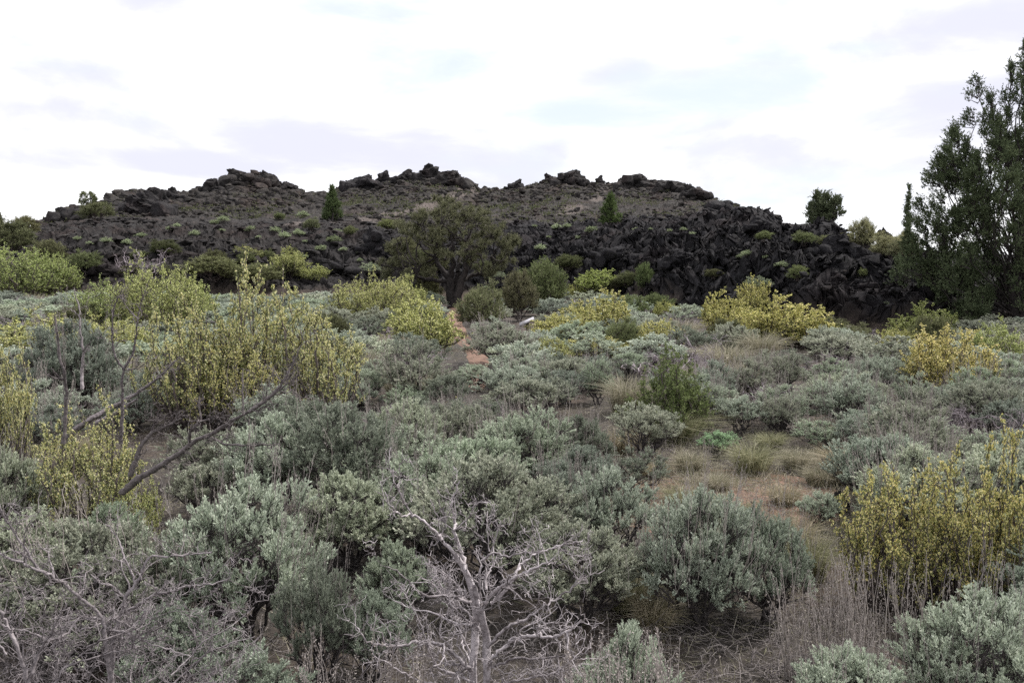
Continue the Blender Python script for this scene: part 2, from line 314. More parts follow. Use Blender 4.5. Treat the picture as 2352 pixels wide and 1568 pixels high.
def make_terrain():   # returns points, row parameter, column, rock zone, lava weight
    C = controls(US); Yk = np.stack([c[0] for c in C]); Zk = np.stack([c[1] for c in C])
    s = [0.0]
    for k, n in enumerate(SEG): s += list(k+np.arange(1, n+1)/n)
    s = np.array(s); k = np.minimum(s.astype(int), len(SEG)-1); f = (s-k)
    Y = Yk[k]*(1-f)[:, None]+Yk[k+1]*f[:, None]; Z = Zk[k]*(1-f)[:, None]+Zk[k+1]*f[:, None]
    X = ((US-CU)/F)[None, :]/math.cos(PITCH)*Y      # fan of columns
    P = np.stack([X, Y, Z], -1)
    S = np.repeat(s[:, None], len(US), 1); U = np.repeat(US[None], len(s), 0)
    ramp_ = lambda a, b: np.clip((S-a)/(b-a), 0, 1)
    # weights
    lava = np.where(U > 1150, ramp_(2.97, 3.02), ramp_(3.0, 3.15))*(1-ramp_(10.5, 11.5))
    lava = lava*np.clip((U+400)/300, 0, 1)
    mound = ramp_(6.0, 7.0)*(1-np.clip((U-1720)/120, 0, 1))*np.clip((U-40)/60, 0, 1)
    leftflow = (1-mound)*np.clip((1150-U)/300, 0, 1)
    zone = np.clip(mound*0.95+leftflow*0.55*(1-mound), 0, 1)
    crest = np.exp(-((S-9)/0.25)**2)
    near = ramp_(1.0, 2.2)
    amp = lava*(0.95*(1-mound)+0.62*mound)*(1-0.45*crest)
    amp = amp*(1-0.5*np.clip((U-2110)/100, 0, 1)*(S > 4.5))*(1.35+0.75*(1-mound)*np.clip((U-1100)/150, 0, 1)*(1-0.6*np.exp(-((S-5)/.3)**2)))*np.where((U > 1780) & (S > 4.6), .45, 1)
    big = fbm(P*np.array([0.22, 0.16, 0.3]), 3, 5, 0.5, True)
    med = fbm(P*np.array([0.8, 0.8, 1.0]), 5, 11, 0.66, True)
    fine = fbm(P*2.4, 3, 23, 0.65, True)
    shelf = 1-0.55*np.exp(-((S-6.4)/0.7)**2)
    fc = np.exp(-((S-5)/0.45)**2)
    P[..., 2] += amp*((0.75*(big-.25)*(0.35+0.65*(1-crest))+0.58*(med-.3)+0.32*(fine-.25))*shelf*(1-.35*fc)-0.22*fc)
    for ax, sd_ in ((0, 31), (1, 37)):
        P[..., ax] += amp*(0.45*fbm(P*0.9, 3, sd_, 0.6)+0.16*fbm(P*3.1, 2, sd_+5))
    # jagged crest: small blocky steps
    P[..., 2] -= lava*0.35*np.exp(-((S-8.9)/0.35)**2)
    P[..., 2] += lava*crest*(0.35*np.round(2*fbm(P*np.array([1.2, 0.1, 0.1]), 3, 77))/2+0.25*fbm(P*np.array([2.8, 1, 1]), 3, 78))
    P[..., 2] += (1-lava)*near*0.12*fbm(P*np.array([0.2, 0.2, 0]), 3, 3)
    P[..., 2] += (1-lava)*0.03*fbm(P*np.array([1.2, 1.2, 0]), 3, 9)
    return P, S, U, zone, lava
TP, TS, TU, TZ, TL = make_terrain()
TDZ = np.array([project(p) for p in TP[:, ::8].reshape(-1, 3)]) if False else None
# projected v of every terrain vertex
_d = (TP[..., 1])*math.cos(PITCH)-(TP[..., 2]-CAM[2])*math.sin(PITCH); _h = TP[..., 1]*math.sin(PITCH)+(TP[..., 2]-CAM[2])*math.cos(PITCH)
PU, PV = CU+F*TP[..., 0]/_d, CV-F*_h/_d
def at(u, v, smin=0.0):
    """the terrain point seen at picture place (u, v): the nearest crossing"""
    j = int(np.clip(np.searchsorted(US, u), 1, len(US)-1))
    cv = PV[:, j]; cand = np.where((cv[:-1] >= v) & (cv[1:] < v) & (TS[:-1, j] >= smin) & (TS[:-1, j] < 9))[0]
    if len(cand) == 0:
        if v > cv[0]:
            r = ray(u, v); t = -CAM[2]/r[2]; return CAM+t*r
        i = int(np.argmin(np.abs(cv-v)+((TS[:, j] < smin) | (TS[:, j] > 8.95))*1e4)); return TP[i, j].copy()
    i = cand[0]; f = (cv[i]-v)/(cv[i]-cv[i+1]+1e-9)
    return TP[i, j]*(1-f)+TP[i+1, j]*f
def ground_z(x, y):
    """terrain height under a point in front of the camera"""
    if y < 0.8: return 0.0
    u = CU+F*math.cos(PITCH)*x/y; j = int(np.clip(np.searchsorted(US, u), 0, len(US)-1))
    return float(np.interp(y, TP[:, j, 1], TP[:, j, 2]))
def flat(u, v):
    """point on the flat (z=0 base) for plants whose foot may lie below the picture"""
    r = ray(u, v); t = -CAM[2]/r[2] if r[2] < -1e-3 else 1e9
    if t > T_(u, YB)-6: return at(u, v)
    p = CAM+t*r; p[2] = ground_z(p[0], p[1]); return p

def tag(o, label=None, cat=None, group=None, kind=None):
    if label: o['label'] = label
    if cat: o['category'] = cat
    if group: o['group'] = group
    if kind: o['kind'] = kind
    return o
CR = [  # u, v top, v bottom, width, zone, label
 (572, 389, 425, 74, .6, 'broad flat-topped lava crag on the left summit of the ridge'),
 (622, 391, 430, 42, .7, 'blocky lava crag with reddish face at right end of left summit'),
 (673, 416, 440, 36, .3, 'low dark overhanging lava block right of the left summit'),
 (340, 430, 490, 84, .25, 'big dark lava buttress left of the ridge summits'),
 (402, 429, 458, 34, .3, 'small knob of lava just right of the dark buttress'),
 (497, 410, 440, 36, .4, 'pointed lava knob left of the flat-topped left summit'),
 (180, 476, 512, 66, .35, 'low lava outcrop at the left foot of the ridge'),
 (838, 400, 432, 52, .15, 'dark overhanging lava slab at left end of the middle summit'),
 (882, 390, 418, 23, .15, 'thin block-like lava pillar standing on the middle summit'),
 (932, 388, 415, 38, .3, 'jagged lava knob between the pillar and the highest peak'),
 (985, 376, 410, 44, .35, 'pointed highest peak of the lava ridge'),
 (1030, 392, 425, 60, .6, 'sloping lava shoulder right of the highest peak'),
 (1183, 410, 436, 26, .15, 'lone dark rock in the saddle of the ridge'),
 (1256, 397, 418, 17, .3, 'small upright rock left of the third summit'),
 (1300, 389, 422, 62, .55, 'rounded third summit crag right of the saddle'),
 (1373, 402, 422, 18, .3, 'small horned rock right of the third summit'),
 (1452, 400, 432, 66, .55, 'rough lava crag at the left end of the fourth summit'),
 (1530, 412, 440, 62, .55, 'low lumpy lava crag on top of the fourth summit'),
 (1588, 423, 452, 40, .5, 'last lava knob before the ridge drops to the right'),
 (872, 520, 585, 62, .0, 'black rounded lava boulder left of the spreading tree crown'),
 (1472, 496, 514, 62, .0, 'black hump of lava below the third and fourth summits'),
 (1650, 488, 528, 74, .05, 'black lava shoulder at the top of the front flow'),
 (1741, 494, 528, 46, .05, 'pointed black lava fin at right end of the ridge'),
 (1928, 536, 580, 56, .0, 'black lava crag right of the round juniper'),
 (1998, 566, 612, 60, .0, 'black lava block on the falling edge of the flow'),
 (2038, 522, 588, 38, .0, 'small dark rock on the skyline beside the thin juniper'),
 (1405, 560, 600, 70, .0, 'black hollowed lava block in the middle of the front flow'),
 (1560, 570, 610, 60, .0, 'dark lava block on the face of the front flow'),
 (225, 590, 630, 80, .2, 'dark undercut lava ledge on the lower left flow'),
 (560, 575, 605, 90, .25, 'brown layered lava ledge above the left bitterbrush'),
 (760, 590, 622, 80, .25, 'low lava ledge between bitterbrush and spreading tree')]

def quad_sphere(n):
    g = np.linspace(-1, 1, n+1); a, b = np.meshgrid(g, g, indexing='ij'); one = np.ones_like(a); V = []; Q = []
    for f, (x, y, z) in enumerate([(a, b, one), (b, a, -one), (one, a, b), (-one, b, a), (b, one, a), (a, -one, b)]):
        V.append(np.stack([x, y, z], -1).reshape(-1, 3)); i = np.arange((n+1)**2).reshape(n+1, n+1)+f*(n+1)**2
        Q.append(np.stack([i[:-1, :-1], i[1:, :-1], i[1:, 1:], i[:-1, 1:]], -1).reshape(-1, 4))
    V = np.concatenate(V); return V, np.concatenate(Q)
def rubble(mb):
    """broken blocks that make up the rough skin of the lava hill"""
    rg = np.random.default_rng(21); C0, Q0 = quad_sphere(4); base = []
    for k in range(10):
        S_ = C0/np.linalg.norm(C0, axis=1, keepdims=True); V = S_*0.7+C0*0.3; r = 1+0.38*fbm(V*1.2+k*7.1, 3, 41+k, 0.55, True)+0.22*fbm(V*3+k, 2, 9, 0.5, True)
        V = plane_cuts(V*r[:, None], 400+k, 12); V = V*(1+0.16*fbm(V*3+k, 2, 66, .6, True))[:, None]; base.append(V*0.5)
    base = np.array(base); pts = []; sz = []; zn = []
    def scat(n, u0, u1, s0, s1, a, b, fl, thr=-9, dy=0.0):
        uu = rg.uniform(u0, u1, n); ss = rg.uniform(s0, s1, n); ii = np.clip(np.searchsorted(TS[:, 0], ss), 0, nR-1); jj = np.clip(np.searchsorted(US, uu), 0, len(US)-1)
        P = TP[ii, jj]; keep = (vnoise(P*0.12, 44) > thr) & (TL[ii, jj] > 0.5); P = P[keep]; m = len(P)
        q = a+(b-a)*rg.random(m)**2.2; pts.append(P+rg.normal(size=(m, 3))*np.array([.2, .2, .05])); sz.append(np.stack([q*rg.uniform(.8, 1.4, m), q*rg.uniform(.8, 1.3, m), q*fl*rg.uniform(.7, 1.2, m)], -1)); zn.append(np.clip(TZ[ii, jj][keep]+rg.normal(size=m)*.15, 0, 1))
    scat(5200, 110, 1780, 7.9, 8.98, .2, 1.0, .75, -.3)
    scat(5200, 110, 1760, 6.7, 8.5, .15, .75, .65, -.3)
    scat(2200, 150, 760, 7.6, 9.0, .3, 1.5, .8, -.3)
    scat(2000, 1150, 2160, 2.97, 5.1, .05, .34, .65, -.1)
    scat(2600, 1650, 2180, 2.97, 4.6, .05, .26, .65)
    scat(1100, 1150, 2060, 4.7, 6.4, .10, .45, .65, -.1)
    scat(2000, 80, 1150, 3.1, 6.6, .12, .85, .35)
    for (u, vt, vb, wd, z_, lab) in CR:
        sk = vt < 500; p = at(u, vb, 7.0 if sk and u < 1700 else 3.0)
        wm = wd/F*p[1]; hm = (vb-vt)/F*p[1]; m = 14; t = rg.uniform(-.72, .72, m); q = rg.uniform(.16, .42, m)*min(wm, hm*1.6)
        P = np.stack([p[0]+t*wm, p[1]+rg.uniform(-.5, .3, m)*wm*.5, p[2]+hm*np.clip(.75-np.abs(t)*1.0, 0, 1)*rg.random(m)*.9], -1)
        pts.append(P); sz.append(np.stack([q*1.2, q*1.1, q*.9], -1)*1.2); zn.append(np.full(m, z_))
    pts = np.concatenate(pts); sz = np.concatenate(sz); zn = np.concatenate(zn); n = len(pts); k = rg.integers(0, 10, n); a = rg.random(n)*6.283
    V = base[k]*sz[:, None, :]; c, s_ = np.cos(a)[:, None], np.sin(a)[:, None]
    tl = rg.normal(size=(n, 1))*.35; V = np.stack([V[..., 0], V[..., 1]*np.cos(tl)-V[..., 2]*np.sin(tl), V[..., 1]*np.sin(tl)+V[..., 2]*np.cos(tl)], -1)
    V = np.stack([V[..., 0]*c-V[..., 1]*s_, V[..., 0]*s_+V[..., 1]*c, V[..., 2]], -1)+pts[:, None, :]
    nv = len(C0); Q = (Q0[None]+(np.arange(n)*nv)[:, None, None]).reshape(-1, 4); mb.add(V.reshape(-1, 3), Q); print('RUBBLE', n)
    return np.repeat(zn, nv)
nR, nC = TP.shape[:2]; idx = np.arange(nR*nC).reshape(nR, nC)
SPLIT = sum(SEG[:3])-12
def sheet(name, r0, r1, mat, attrs=False):
    mb = MB(); sub = idx[r0:r1+1]-idx[r0, 0]
    Q = np.stack([sub[:-1, :-1], sub[:-1, 1:], sub[1:, 1:], sub[1:, :-1]], -1)
    mb.add(TP[r0:r1+1].reshape(-1, 3), Q.reshape(-1, 4)); RZ = rubble(mb) if attrs else np.zeros(0); o = mb.build(name, mat, smooth=not attrs)
    tag(o, kind='structure')
    if attrs:
        z = TZ[r0:r1+1].ravel(); a = o.data.attributes.new('zone', 'FLOAT', 'POINT')
        nz = fbm(TP[r0:r1+1].reshape(-1, 3)*0.12, 3, 91)
        a.data.foreach_set('value', np.concatenate([np.clip(z+0.25*nz, 0, 1), RZ]).astype(np.float32))
        tr = np.zeros(z.shape); pu, pv = PU[r0:r1+1].ravel(), PV[r0:r1+1].ravel(); S = TS[r0:r1+1].ravel()
        for line, wd in TRAILS:
            for (a0, b0), (a1, b1) in zip(line[:-1], line[1:]):
                A, B = at(a0, b0, 5.5), at(a1, b1, 5.5); D = (B-A)[:2]; q = TP[r0:r1+1].reshape(-1, 3)[:, :2]-A[:2]
                t = np.clip((q@D)/(D@D+1e-9), 0, 1); d = np.linalg.norm(q-t[:, None]*D, axis=1); tr = np.maximum(tr, np.clip(1.6-d/wd, 0, 1))
        b = o.data.attributes.new('trail', 'FLOAT', 'POINT'); b.data.foreach_set('value', np.concatenate([tr*0.75, RZ*0]).astype(np.float32))
        so = 1-TL[r0:r1+1].ravel(); nn = fbm(TP[r0:r1+1].reshape(-1, 3)*0.3, 3, 55)
        so = np.clip(np.where(so > 0.02, so*1.3+nn*0.3, 0), 0, 1)
        c = o.data.attributes.new('soil', 'FLOAT', 'POINT'); c.data.foreach_set('value', np.concatenate([so, RZ*0]).astype(np.float32))
    return o
TRAILS = [([(840, 506), (880, 495), (950, 482), (1010, 462), (1060, 440), (1085, 430)], 1.3), ([(1300, 490), (1312, 478), (1325, 475)], 1.0), ([(1365, 462), (1372, 448), (1385, 438)], 0.8), ([(690, 512), (760, 514), (840, 508)], 1.6), ([(1095, 640), (1080, 560), (1060, 520)], 1.2), ([(780, 560), (815, 575), (845, 590)], 1.0)]
sheet('ground', 0, SPLIT, MAT['ground'])
lt = sheet('lava_hill', SPLIT, nR-1, MAT['terrain'], True)
# the plain beyond and behind the viewer, out to the horizon
mb = MB(); R_ = np.array([0, 30, 100, 300, 900, 4000.]); A_ = np.linspace(0, 2*math.pi, 65)
V = np.stack([np.outer(R_, np.cos(A_)), np.outer(R_, np.sin(A_)), -0.45-0*np.outer(R_, A_)], -1); ii = np.arange(6*65).reshape(6, 65)
V[3:, :, 2] = -2.2; V[2, :, 2] = -1.9; V[1, :, 2] = -0.9
mb.add(V.reshape(-1, 3), np.stack([ii[:-1, :-1], ii[1:, :-1], ii[1:, 1:], ii[:-1, 1:]], -1).reshape(-1, 4)); tag(mb.build('plain', MAT['ground']), kind='structure')
# worn dirt path winding toward the tree
def ribbon(name, pts, wd, mat, lift=0.012):
    P = [at(u, v)[:2] for u, v in pts]; P = np.array(P); t = np.linspace(0, len(P)-1, 60); wd = list(wd); Q = np.stack([np.interp(t, range(len(P)), P[:, k]) for k in (0, 1)], -1)
    for _ in range(4): Q[1:-1] = (Q[:-2]+Q[1:-1]*2+Q[2:])/4
    tn = unit(np.gradient(Q, axis=0)); nr = np.stack([-tn[:, 1], tn[:, 0]], -1)
    W = np.interp(t, range(len(P)), wd); cs = np.linspace(-1, 1, 9); V = []
    for i in range(60):
        for c in cs:
            e = W[i]*(1+0.25*vnoise(np.array([Q[i, 0]*1.5, Q[i, 1]*1.5, c*2.0]), 8)); q = Q[i]+nr[i]*c*e
            V.append((q[0], q[1], ground_z(q[0], q[1])+(lift if abs(c) < 0.99 else -0.05)))
    ii = np.arange(60*9).reshape(60, 9); mb = MB(); mb.add(V, np.stack([ii[:-1, :-1], ii[:-1, 1:], ii[1:, 1:], ii[1:, :-1]], -1).reshape(-1, 4))
    return tag(mb.build(name, mat, smooth=True), kind='structure')
ribbon('bare_soil', [(1440, 1120), (1520, 1135), (1620, 1150), (1720, 1140), (1830, 1150), (1960, 1165)], [.6, 1.3, 1.7, 1.7, 1.4, .6], MAT['path'], 0.015)
ribbon('dirt_path', [(1096, 900), (1090, 880), (1100, 830), (1085, 795), (1055, 770), (1042, 740), (1042, 716), (1060, 690)], [0.1, 0.3, 0.3, 0.38, 0.36, 0.4, 0.45, 0.45], MAT['path'], 0.02)

# ------------------------------------------------------------------ lava crags
def rock_meshes(n):
    import bmesh
    out = []
    for k in range(n):
        bm = bmesh.new(); bmesh.ops.create_icosphere(bm, subdivisions=5, radius=1.0)
        V = np.array([v.co[:] for v in bm.verts]); o = k*13.7
        cube = V/np.max(np.abs(V), axis=1, keepdims=True); V = V*0.72+cube*0.28
        r = 1+0.36*fbm(V*1.3+o, 3, 41+k, 0.5, True)+0.22*fbm(V*3.3+o, 4, 51+k, 0.6, True)+0.07*fbm(V*9+o, 2, 61, 0.6, True)
        V = plane_cuts(V*r[:, None], 300+k, 16); V = V*(1+0.20*fbm(V*2.6+o, 4, 62, .62, True))[:, None]; V[:, 0] += 0.2*fbm(V*1.7+o, 2, 71); V[:, 1] += 0.2*fbm(V*1.7+o+5, 2, 72)
        V[:, 2] = np.where(V[:, 2] < -0.6, -0.6+(V[:, 2]+0.6)*0.3, V[:, 2]); V[:, 2] += 0.62
        V[:, 2] /= V[:, 2].max(); V[:, :2] /= (V[:, 0].max()-V[:, 0].min())
        for v, c in zip(bm.verts, V): v.co = c
        me = bpy.data.meshes.new('lava_crag'); bm.to_mesh(me); bm.free(); me.materials.append(MAT['rock']); out.append(me)
        me.polygons.foreach_set('use_smooth', np.zeros(len(me.polygons), bool))
    return out
RM = rock_meshes(6)
for i, (u, vt, vb, wd, zn, lab) in enumerate(CR):
    sk = vt < 500
    p = at(u, vb, 7.0 if sk and u < 1700 else 3.0)
    o = bpy.data.objects.new('lava_crag', RM[i % 6]); col.objects.link(o)
    wm = wd/F*p[1]*1.08; hm = (vb-vt)/F*p[1]
    o.location = (p[0], p[1]+0.2*wm, p[2]-0.12*hm); o.scale = (wm*1.05, wm, hm*1.14); o.rotation_euler = (0, 0, [0, .5, -.4, .3][i % 4]+(math.pi if i % 5 == 2 else 0))
    o.color = (zn, zn, zn, 1); tag(o, lab, 'rock', 'lava crags and blocks')

# ------------------------------------------------------------------ plant prototypes
def fib_dirs(n, rg, emin=-5, emax=90):
    i = np.arange(n)+0.5; s0, s1 = math.sin(math.radians(emin)), math.sin(math.radians(emax))
    z = s0+(s1-s0)*i/n; a = i*2.39996+rg.random()*6
    z = np.clip(z+rg.normal(size=n)*0.05, s0, 0.999); r = np.sqrt(1-z*z)
    return np.stack([r*np.cos(a), r*np.sin(a), z], -1)
def stems(mb, nodes, tipsr, rg, k1=7, r0=0.022, base=0.05, gn=0.05, lift=0.42, sides=5, K=8):
    """woody skeleton: base -> k1 forks -> nodes"""
    k = min(k1, len(nodes)); c = nodes[rg.choice(len(nodes), k, replace=False)]
    ang = lambda x: unit(x-np.array([0, 0, -0.15]))
    for _ in range(3):
        d = ang(nodes)@ang(c).T; g = np.argmax(d, 1)
        c = np.array([nodes[g == q].mean(0) if (g == q).any() else c[q] for q in range(k)])
    fk = c*lift; fk[:, :2] *= 1.1; fk[:, 2] *= 0.85
    B = rg.normal(size=(k, 3))*base; B[:, 2] = -0.04
    cnt = np.array([max(1, (g == q).sum()) for q in range(k)])
    rr = r0*np.sqrt(cnt/cnt.mean())
    P = paths(B, fk, K, rg, 0.13, gn*0.7); tubes(mb, P, rr[:, None]*np.linspace(1.25, 0.62, K)[None], sides, flute=0.15)
    P2 = paths(fk[g], nodes, K, rg, 0.12, gn, dirA=fk[g]); r1 = (rr[g]*0.5)[:, None]*np.linspace(1.0, 0.28, K)[None]
    tubes(mb, P2, r1, 4)
    return fk, g
def sage_proto(seed, nc, nt, nl, ll, lw, nstalk=0, sparse=0.0, emin=-12, top=1.0):
    rg = np.random.default_rng(seed); np.random.seed(seed)
    d = fib_dirs(nc, rg, emin, 88); lump = 0.80+0.34*fbm(d*1.9+seed, 2, seed)+rg.normal(size=nc)*0.09
    C = d*lump[:, None]*np.array([0.50, 0.50, 0.50]); C[:, 2] = 0.37+C[:, 2]*1.02*top; 
    keep = rg.random(nc) > sparse; C = C[keep]; d = d[keep]; nc = len(C)
    inner = C[rg.choice(nc, nc//7)]*np.array([0.62, 0.62, 0.80]); C = np.concatenate([C, inner]); d = np.concatenate([d, unit(inner)]); nc = len(C)
    wood = MB(); lf = MB(); st = MB()
    out = unit(C-np.array([0, 0, 0.15])); N0 = C-out*0.10
    stems(wood, N0, None, rg, 7, 0.017, 0.035, 0.07, 0.45)
    ct = np.repeat(np.arange(nc), nt); n = len(ct)
    td = unit(out[ct]*0.75+np.array([0, 0, 0.75])+rg.normal(size=(n, 3))*0.50)
    cr = (0.085+0.05*rg.random(nc))[ct]
    tip = N0[ct]+td*(cr*(0.75+0.6*rg.random(n))*1.25)[:, None]; st0 = N0[ct]+rg.normal(size=(n, 3))*0.012
    P = paths(st0, tip, 4, rg, 0.1, 0.04); tubes(wood, P, np.full((n, 1), 0.0022)*np.linspace(1.2, 0.6, 4)[None], 3)
    kk = np.repeat(np.arange(n), nl); t = 0.25+0.75*rg.random(len(kk))**0.6
    pos = st0[kk]*(1-t)[:, None]+tip[kk]*t[:, None]+rg.normal(size=(len(kk), 3))*0.004
    dr = unit(td[kk]*1.0+rg.normal(size=(len(kk), 3))*0.42+np.array([0, 0, 0.2]))
    base = (rg.random(nc)*0.25)[ct][kk]
    kites(lf, pos, dr, ll*(0.6+0.7*rg.random(len(kk))), lw*(0.7+0.5*rg.random(len(kk))), rg, 0.68, 0.3, np.clip(base+rg.random(len(kk))*0.75, 0, 1))
    if nstalk:
        c = rg.integers(0, nc, nstalk); ok = out[c][:, 2] > 0.15; c = c[ok]; n = len(c)
        A = C[c]-np.array([0, 0, 0.06]); B = C[c]+unit(out[c]*0.35+np.array([0, 0, 1.0])+rg.normal(size=(n, 3))*0.14)*(0.2+0.2*rg.random(n))[:, None]
        P = paths(A, B, 6, rg, 0.04, 0.012); tubes(st, P, np.full((n, 1), 0.0021)*np.linspace(1.2, 0.5, 6)[None], 3)
        kk = np.repeat(np.arange(n), 16); t = 0.45+0.55*rg.random(len(kk)); q = A[kk]*(1-t)[:, None]+B[kk]*t[:, None]
        kites(st, q, (B-A)[kk]*1.0+rg.normal(size=(len(kk), 3))*0.12, 0.02, 0.004, rg)
    return [('stems', wood.mesh('stems', MAT['sagewood'])), ('foliage', lf.mesh('foliage', MAT['sage']))]+([('seed_stalks', st.mesh('seed_stalks', MAT['stalk']))] if nstalk else [])
def bitter_proto(seed, nw, nsd, site, ll, fs, flow=1.0, spread=0.5, petals=False, lm='bitterleaf', low=0.18, upr=0.75, droop=0, sl=0.20):
    """upright shrub of long whips set with leaf clusters and pale yellow flowers"""
    rg = np.random.default_rng(seed); np.random.seed(seed); wood = MB(); lf = MB(); fl = MB()
    a = rg.random(nw)*2*math.pi; rad = spread*np.sqrt(rg.random(nw))
    h = (0.55+0.47*rg.random(nw)**1.5)*(1-0.42*(rad/spread)**2)
    tip = np.stack([rad*np.cos(a), rad*np.sin(a), h], -1)
    B = np.stack([np.cos(a), np.sin(a), 0*a], -1)*(0.10*rad/spread)[:, None]+rg.normal(size=(nw, 3))*0.03; B[:, 2] = -0.03
    K = 9; P = paths(B, tip, K, rg, 0.10, 0.026, dirA=tip*np.array([1.6, 1.6, 0.3]))
    tubes(wood, P, (0.007+0.006*rg.random((nw, 1)))*np.linspace(1.3, 0.22, K)[None], 5)
    # side shoots
    w_ = np.repeat(np.arange(nw), nsd); n = len(w_); t = low+0.08+(0.9-low)*rg.random(n); f = t*(K-1); i = f.astype(int); f = (f-i)[:, None]
    A = P[w_, i]*(1-f)+P[w_, np.minimum(i+1, K-1)]*f; tang = unit(P[w_, np.minimum(i+1, K-1)]-P[w_, i])
    sd_ = unit(tang*upr+rg.normal(size=(n, 3))*0.42+np.array([0, 0, 0.22-droop])); ln = (0.07+sl*rg.random(n))*(1.15-t*0.55)
    E = A+sd_*ln[:, None]; Ps = paths(A, E, 5, rg, 0.06, 0.03); tubes(wood, Ps, np.full((n, 1), 0.0028)*np.linspace(1.2, 0.4, 5)[None], 3)
    # sites along outer parts
    S = []; D = []
    tt = 0.12+0.88*rg.random((n, site)); Q = A[:, None]*(1-tt[..., None])+E[:, None]*tt[..., None]; S.append(Q.reshape(-1, 3)); D.append(np.repeat(sd_, site, 0))
    m = site*3; tm = low+0.12+(0.88-low)*rg.random((nw, m)); fi = tm*(K-1); ik = np.minimum(fi.astype(int), K-2); fr = (fi-ik)[..., None]; wi = np.arange(nw)[:, None]
    S.append((P[wi, ik]*(1-fr)+P[wi, ik+1]*fr).reshape(-1, 3)); D.append(unit(P[wi, ik+1]-P[wi, ik]).reshape(-1, 3))
    S = np.concatenate(S); D = np.concatenate(D); S = S+rg.normal(size=S.shape)*0.006
    k = np.repeat(np.arange(len(S)), 4); n = len(k)
    kites(lf, S[k], D[k]*0.6+rg.normal(size=(n, 3))*0.8, ll*(0.7+0.6*rg.random(n)), ll*0.42, rg)
    parts = []
    if flow > 0:
        zz = S[:, 2]; c = rg.random(len(S)) < flow*(0.35+0.65*np.clip(zz*1.6, 0, 1)); F_ = S[c]; n = len(F_)
        ax = unit(rg.normal(size=(n, 3))+np.array([0, 0, 0.5])); rn = rg.random(n)
        if petals:
            e1 = unit(np.cross(ax, rg.normal(size=(n, 3)))); e2 = np.cross(ax, e1); q = F_+ax*0.008
            for j in range(5):
                th = j*2*math.pi/5; dd = e1*math.cos(th)+e2*math.sin(th)+ax*0.35
                kites(fl, q, dd, fs*0.62, fs*0.50, rg, 0.7, 0.15, rn*0.96)
            kites(fl, q, ax, fs*0.4, fs*0.3, rg, 0.6, 0.1, np.full(n, 1.0))
        else:
            for j in range(2):
                q = F_+rg.normal(size=(n, 3))*0.005; kites(fl, q, rg.normal(size=(n, 3)), fs, fs*0.85, rg, 0.5, 0.3, rn*0.97)
    parts = [('branches', wood.mesh('branches', MAT['bitterwood'])), ('foliage', lf.mesh('foliage', MAT[lm]))]
    if flow > 0: parts.append(('flowers', fl.mesh('flowers', MAT['bitterflower'])))
    return parts
def round_proto(seed, nc, nt, nl, ll, lw, lm='green', wm='bitterwood', shape=(0.5, 0.5, 0.55), z0=0.42, emin=-25, spiky=0.0, cr0=0.10):
    rg = np.random.default_rng(seed); np.random.seed(seed); wood = MB(); lf = MB()
    d = fib_dirs(nc, rg, emin, 88); lump = 0.82+0.42*fbm(d*1.7+seed, 2, seed)+rg.normal(size=nc)*0.10; C = d*lump[:, None]*np.array(shape)*0.88; C[:, 2] += z0
    inner = C[rg.choice(nc, nc//3)]*np.array([0.6, 0.6, 0.8]); C = np.concatenate([C, inner]); nc = len(C)
    out = unit(C-np.array([0, 0, 0.1])); N0 = C-out*0.08; stems(wood, N0, None, rg, 8, 0.014, 0.04, 0.05, 0.5)
    ct = np.repeat(np.arange(nc), nt); n = len(ct); td = unit(out[ct]*0.8+np.array([0, 0, 0.35+spiky])+rg.normal(size=(n, 3))*0.5)
    tip = N0[ct]+td*(cr0*(0.8+0.9*rg.random(n)))[:, None]*(1+spiky); P = paths(N0[ct], tip, 4, rg, 0.08, 0.03); tubes(wood, P, np.full((n, 1), 0.003)*np.linspace(1.2, 0.5, 4)[None], 3)
    kk = np.repeat(np.arange(n), nl); t = 0.1+0.95*rg.random(len(kk)); pos = N0[ct][kk]*(1-t)[:, None]+tip[kk]*t[:, None]+rg.normal(size=(len(kk), 3))*0.012
    kites(lf, pos, td[kk]+rg.normal(size=(len(kk), 3))*0.6, ll*(0.6+0.8*rg.random(len(kk))), lw, rg)
    return [('branches', wood.mesh('branches', MAT[wm])), ('foliage', lf.mesh('foliage', MAT[lm]))]
def twig_tree(mb, seed, nmain=9, levels=3, spread=0.5, r0=0.012, kids=(7, 6), up=0.7, ln=0.62, K=7, gn=0.05):
    """leafless dead shrub"""
    rg = np.random.default_rng(seed); np.random.seed(seed)
    a = np.arange(nmain)*2*math.pi/nmain+rg.random(nmain); rd = spread*(0.4+0.7*rg.random(nmain))
    B = rg.normal(size=(nmain, 3))*0.03; B[:, 2] = -0.03; E = np.stack([rd*np.cos(a), rd*np.sin(a), up*(0.6+0.5*rg.random(nmain))], -1)
    r = np.full(nmain, r0)*(0.7+0.6*rg.random(nmain)); L = 1.0
    for lv in range(levels):
        P = paths(B, E, K, rg, 0.12, gn); tubes(mb, P, r[:, None]*np.linspace(1.15, 0.35, K)[None], 5 if lv == 0 else (4 if lv == 1 else 3))
        if lv == levels-1: break
        kc = kids[min(lv, len(kids)-1)]; w_ = np.repeat(np.arange(len(B)), kc); n = len(w_)
        t = 0.2+0.78*rg.random(n); f = t*(K-1); i = np.minimum(f.astype(int), K-2); f = (f-i)[:, None]
        A = P[w_, i]*(1-f)+P[w_, i+1]*f; tg = unit(P[w_, i+1]-P[w_, i])
        D = unit(tg+rg.normal(size=(n, 3))*0.62+np.array([0, 0, 0.15])); plen = np.linalg.norm(E-B, axis=1)[w_]
        E2 = A+D*(plen*ln*(0.35+0.6*rg.random(n))*(1.1-0.6*t))[:, None]; r = np.maximum(r[w_]*(0.55-0.2*t), 0.0013); B, E = A, E2
    return mb

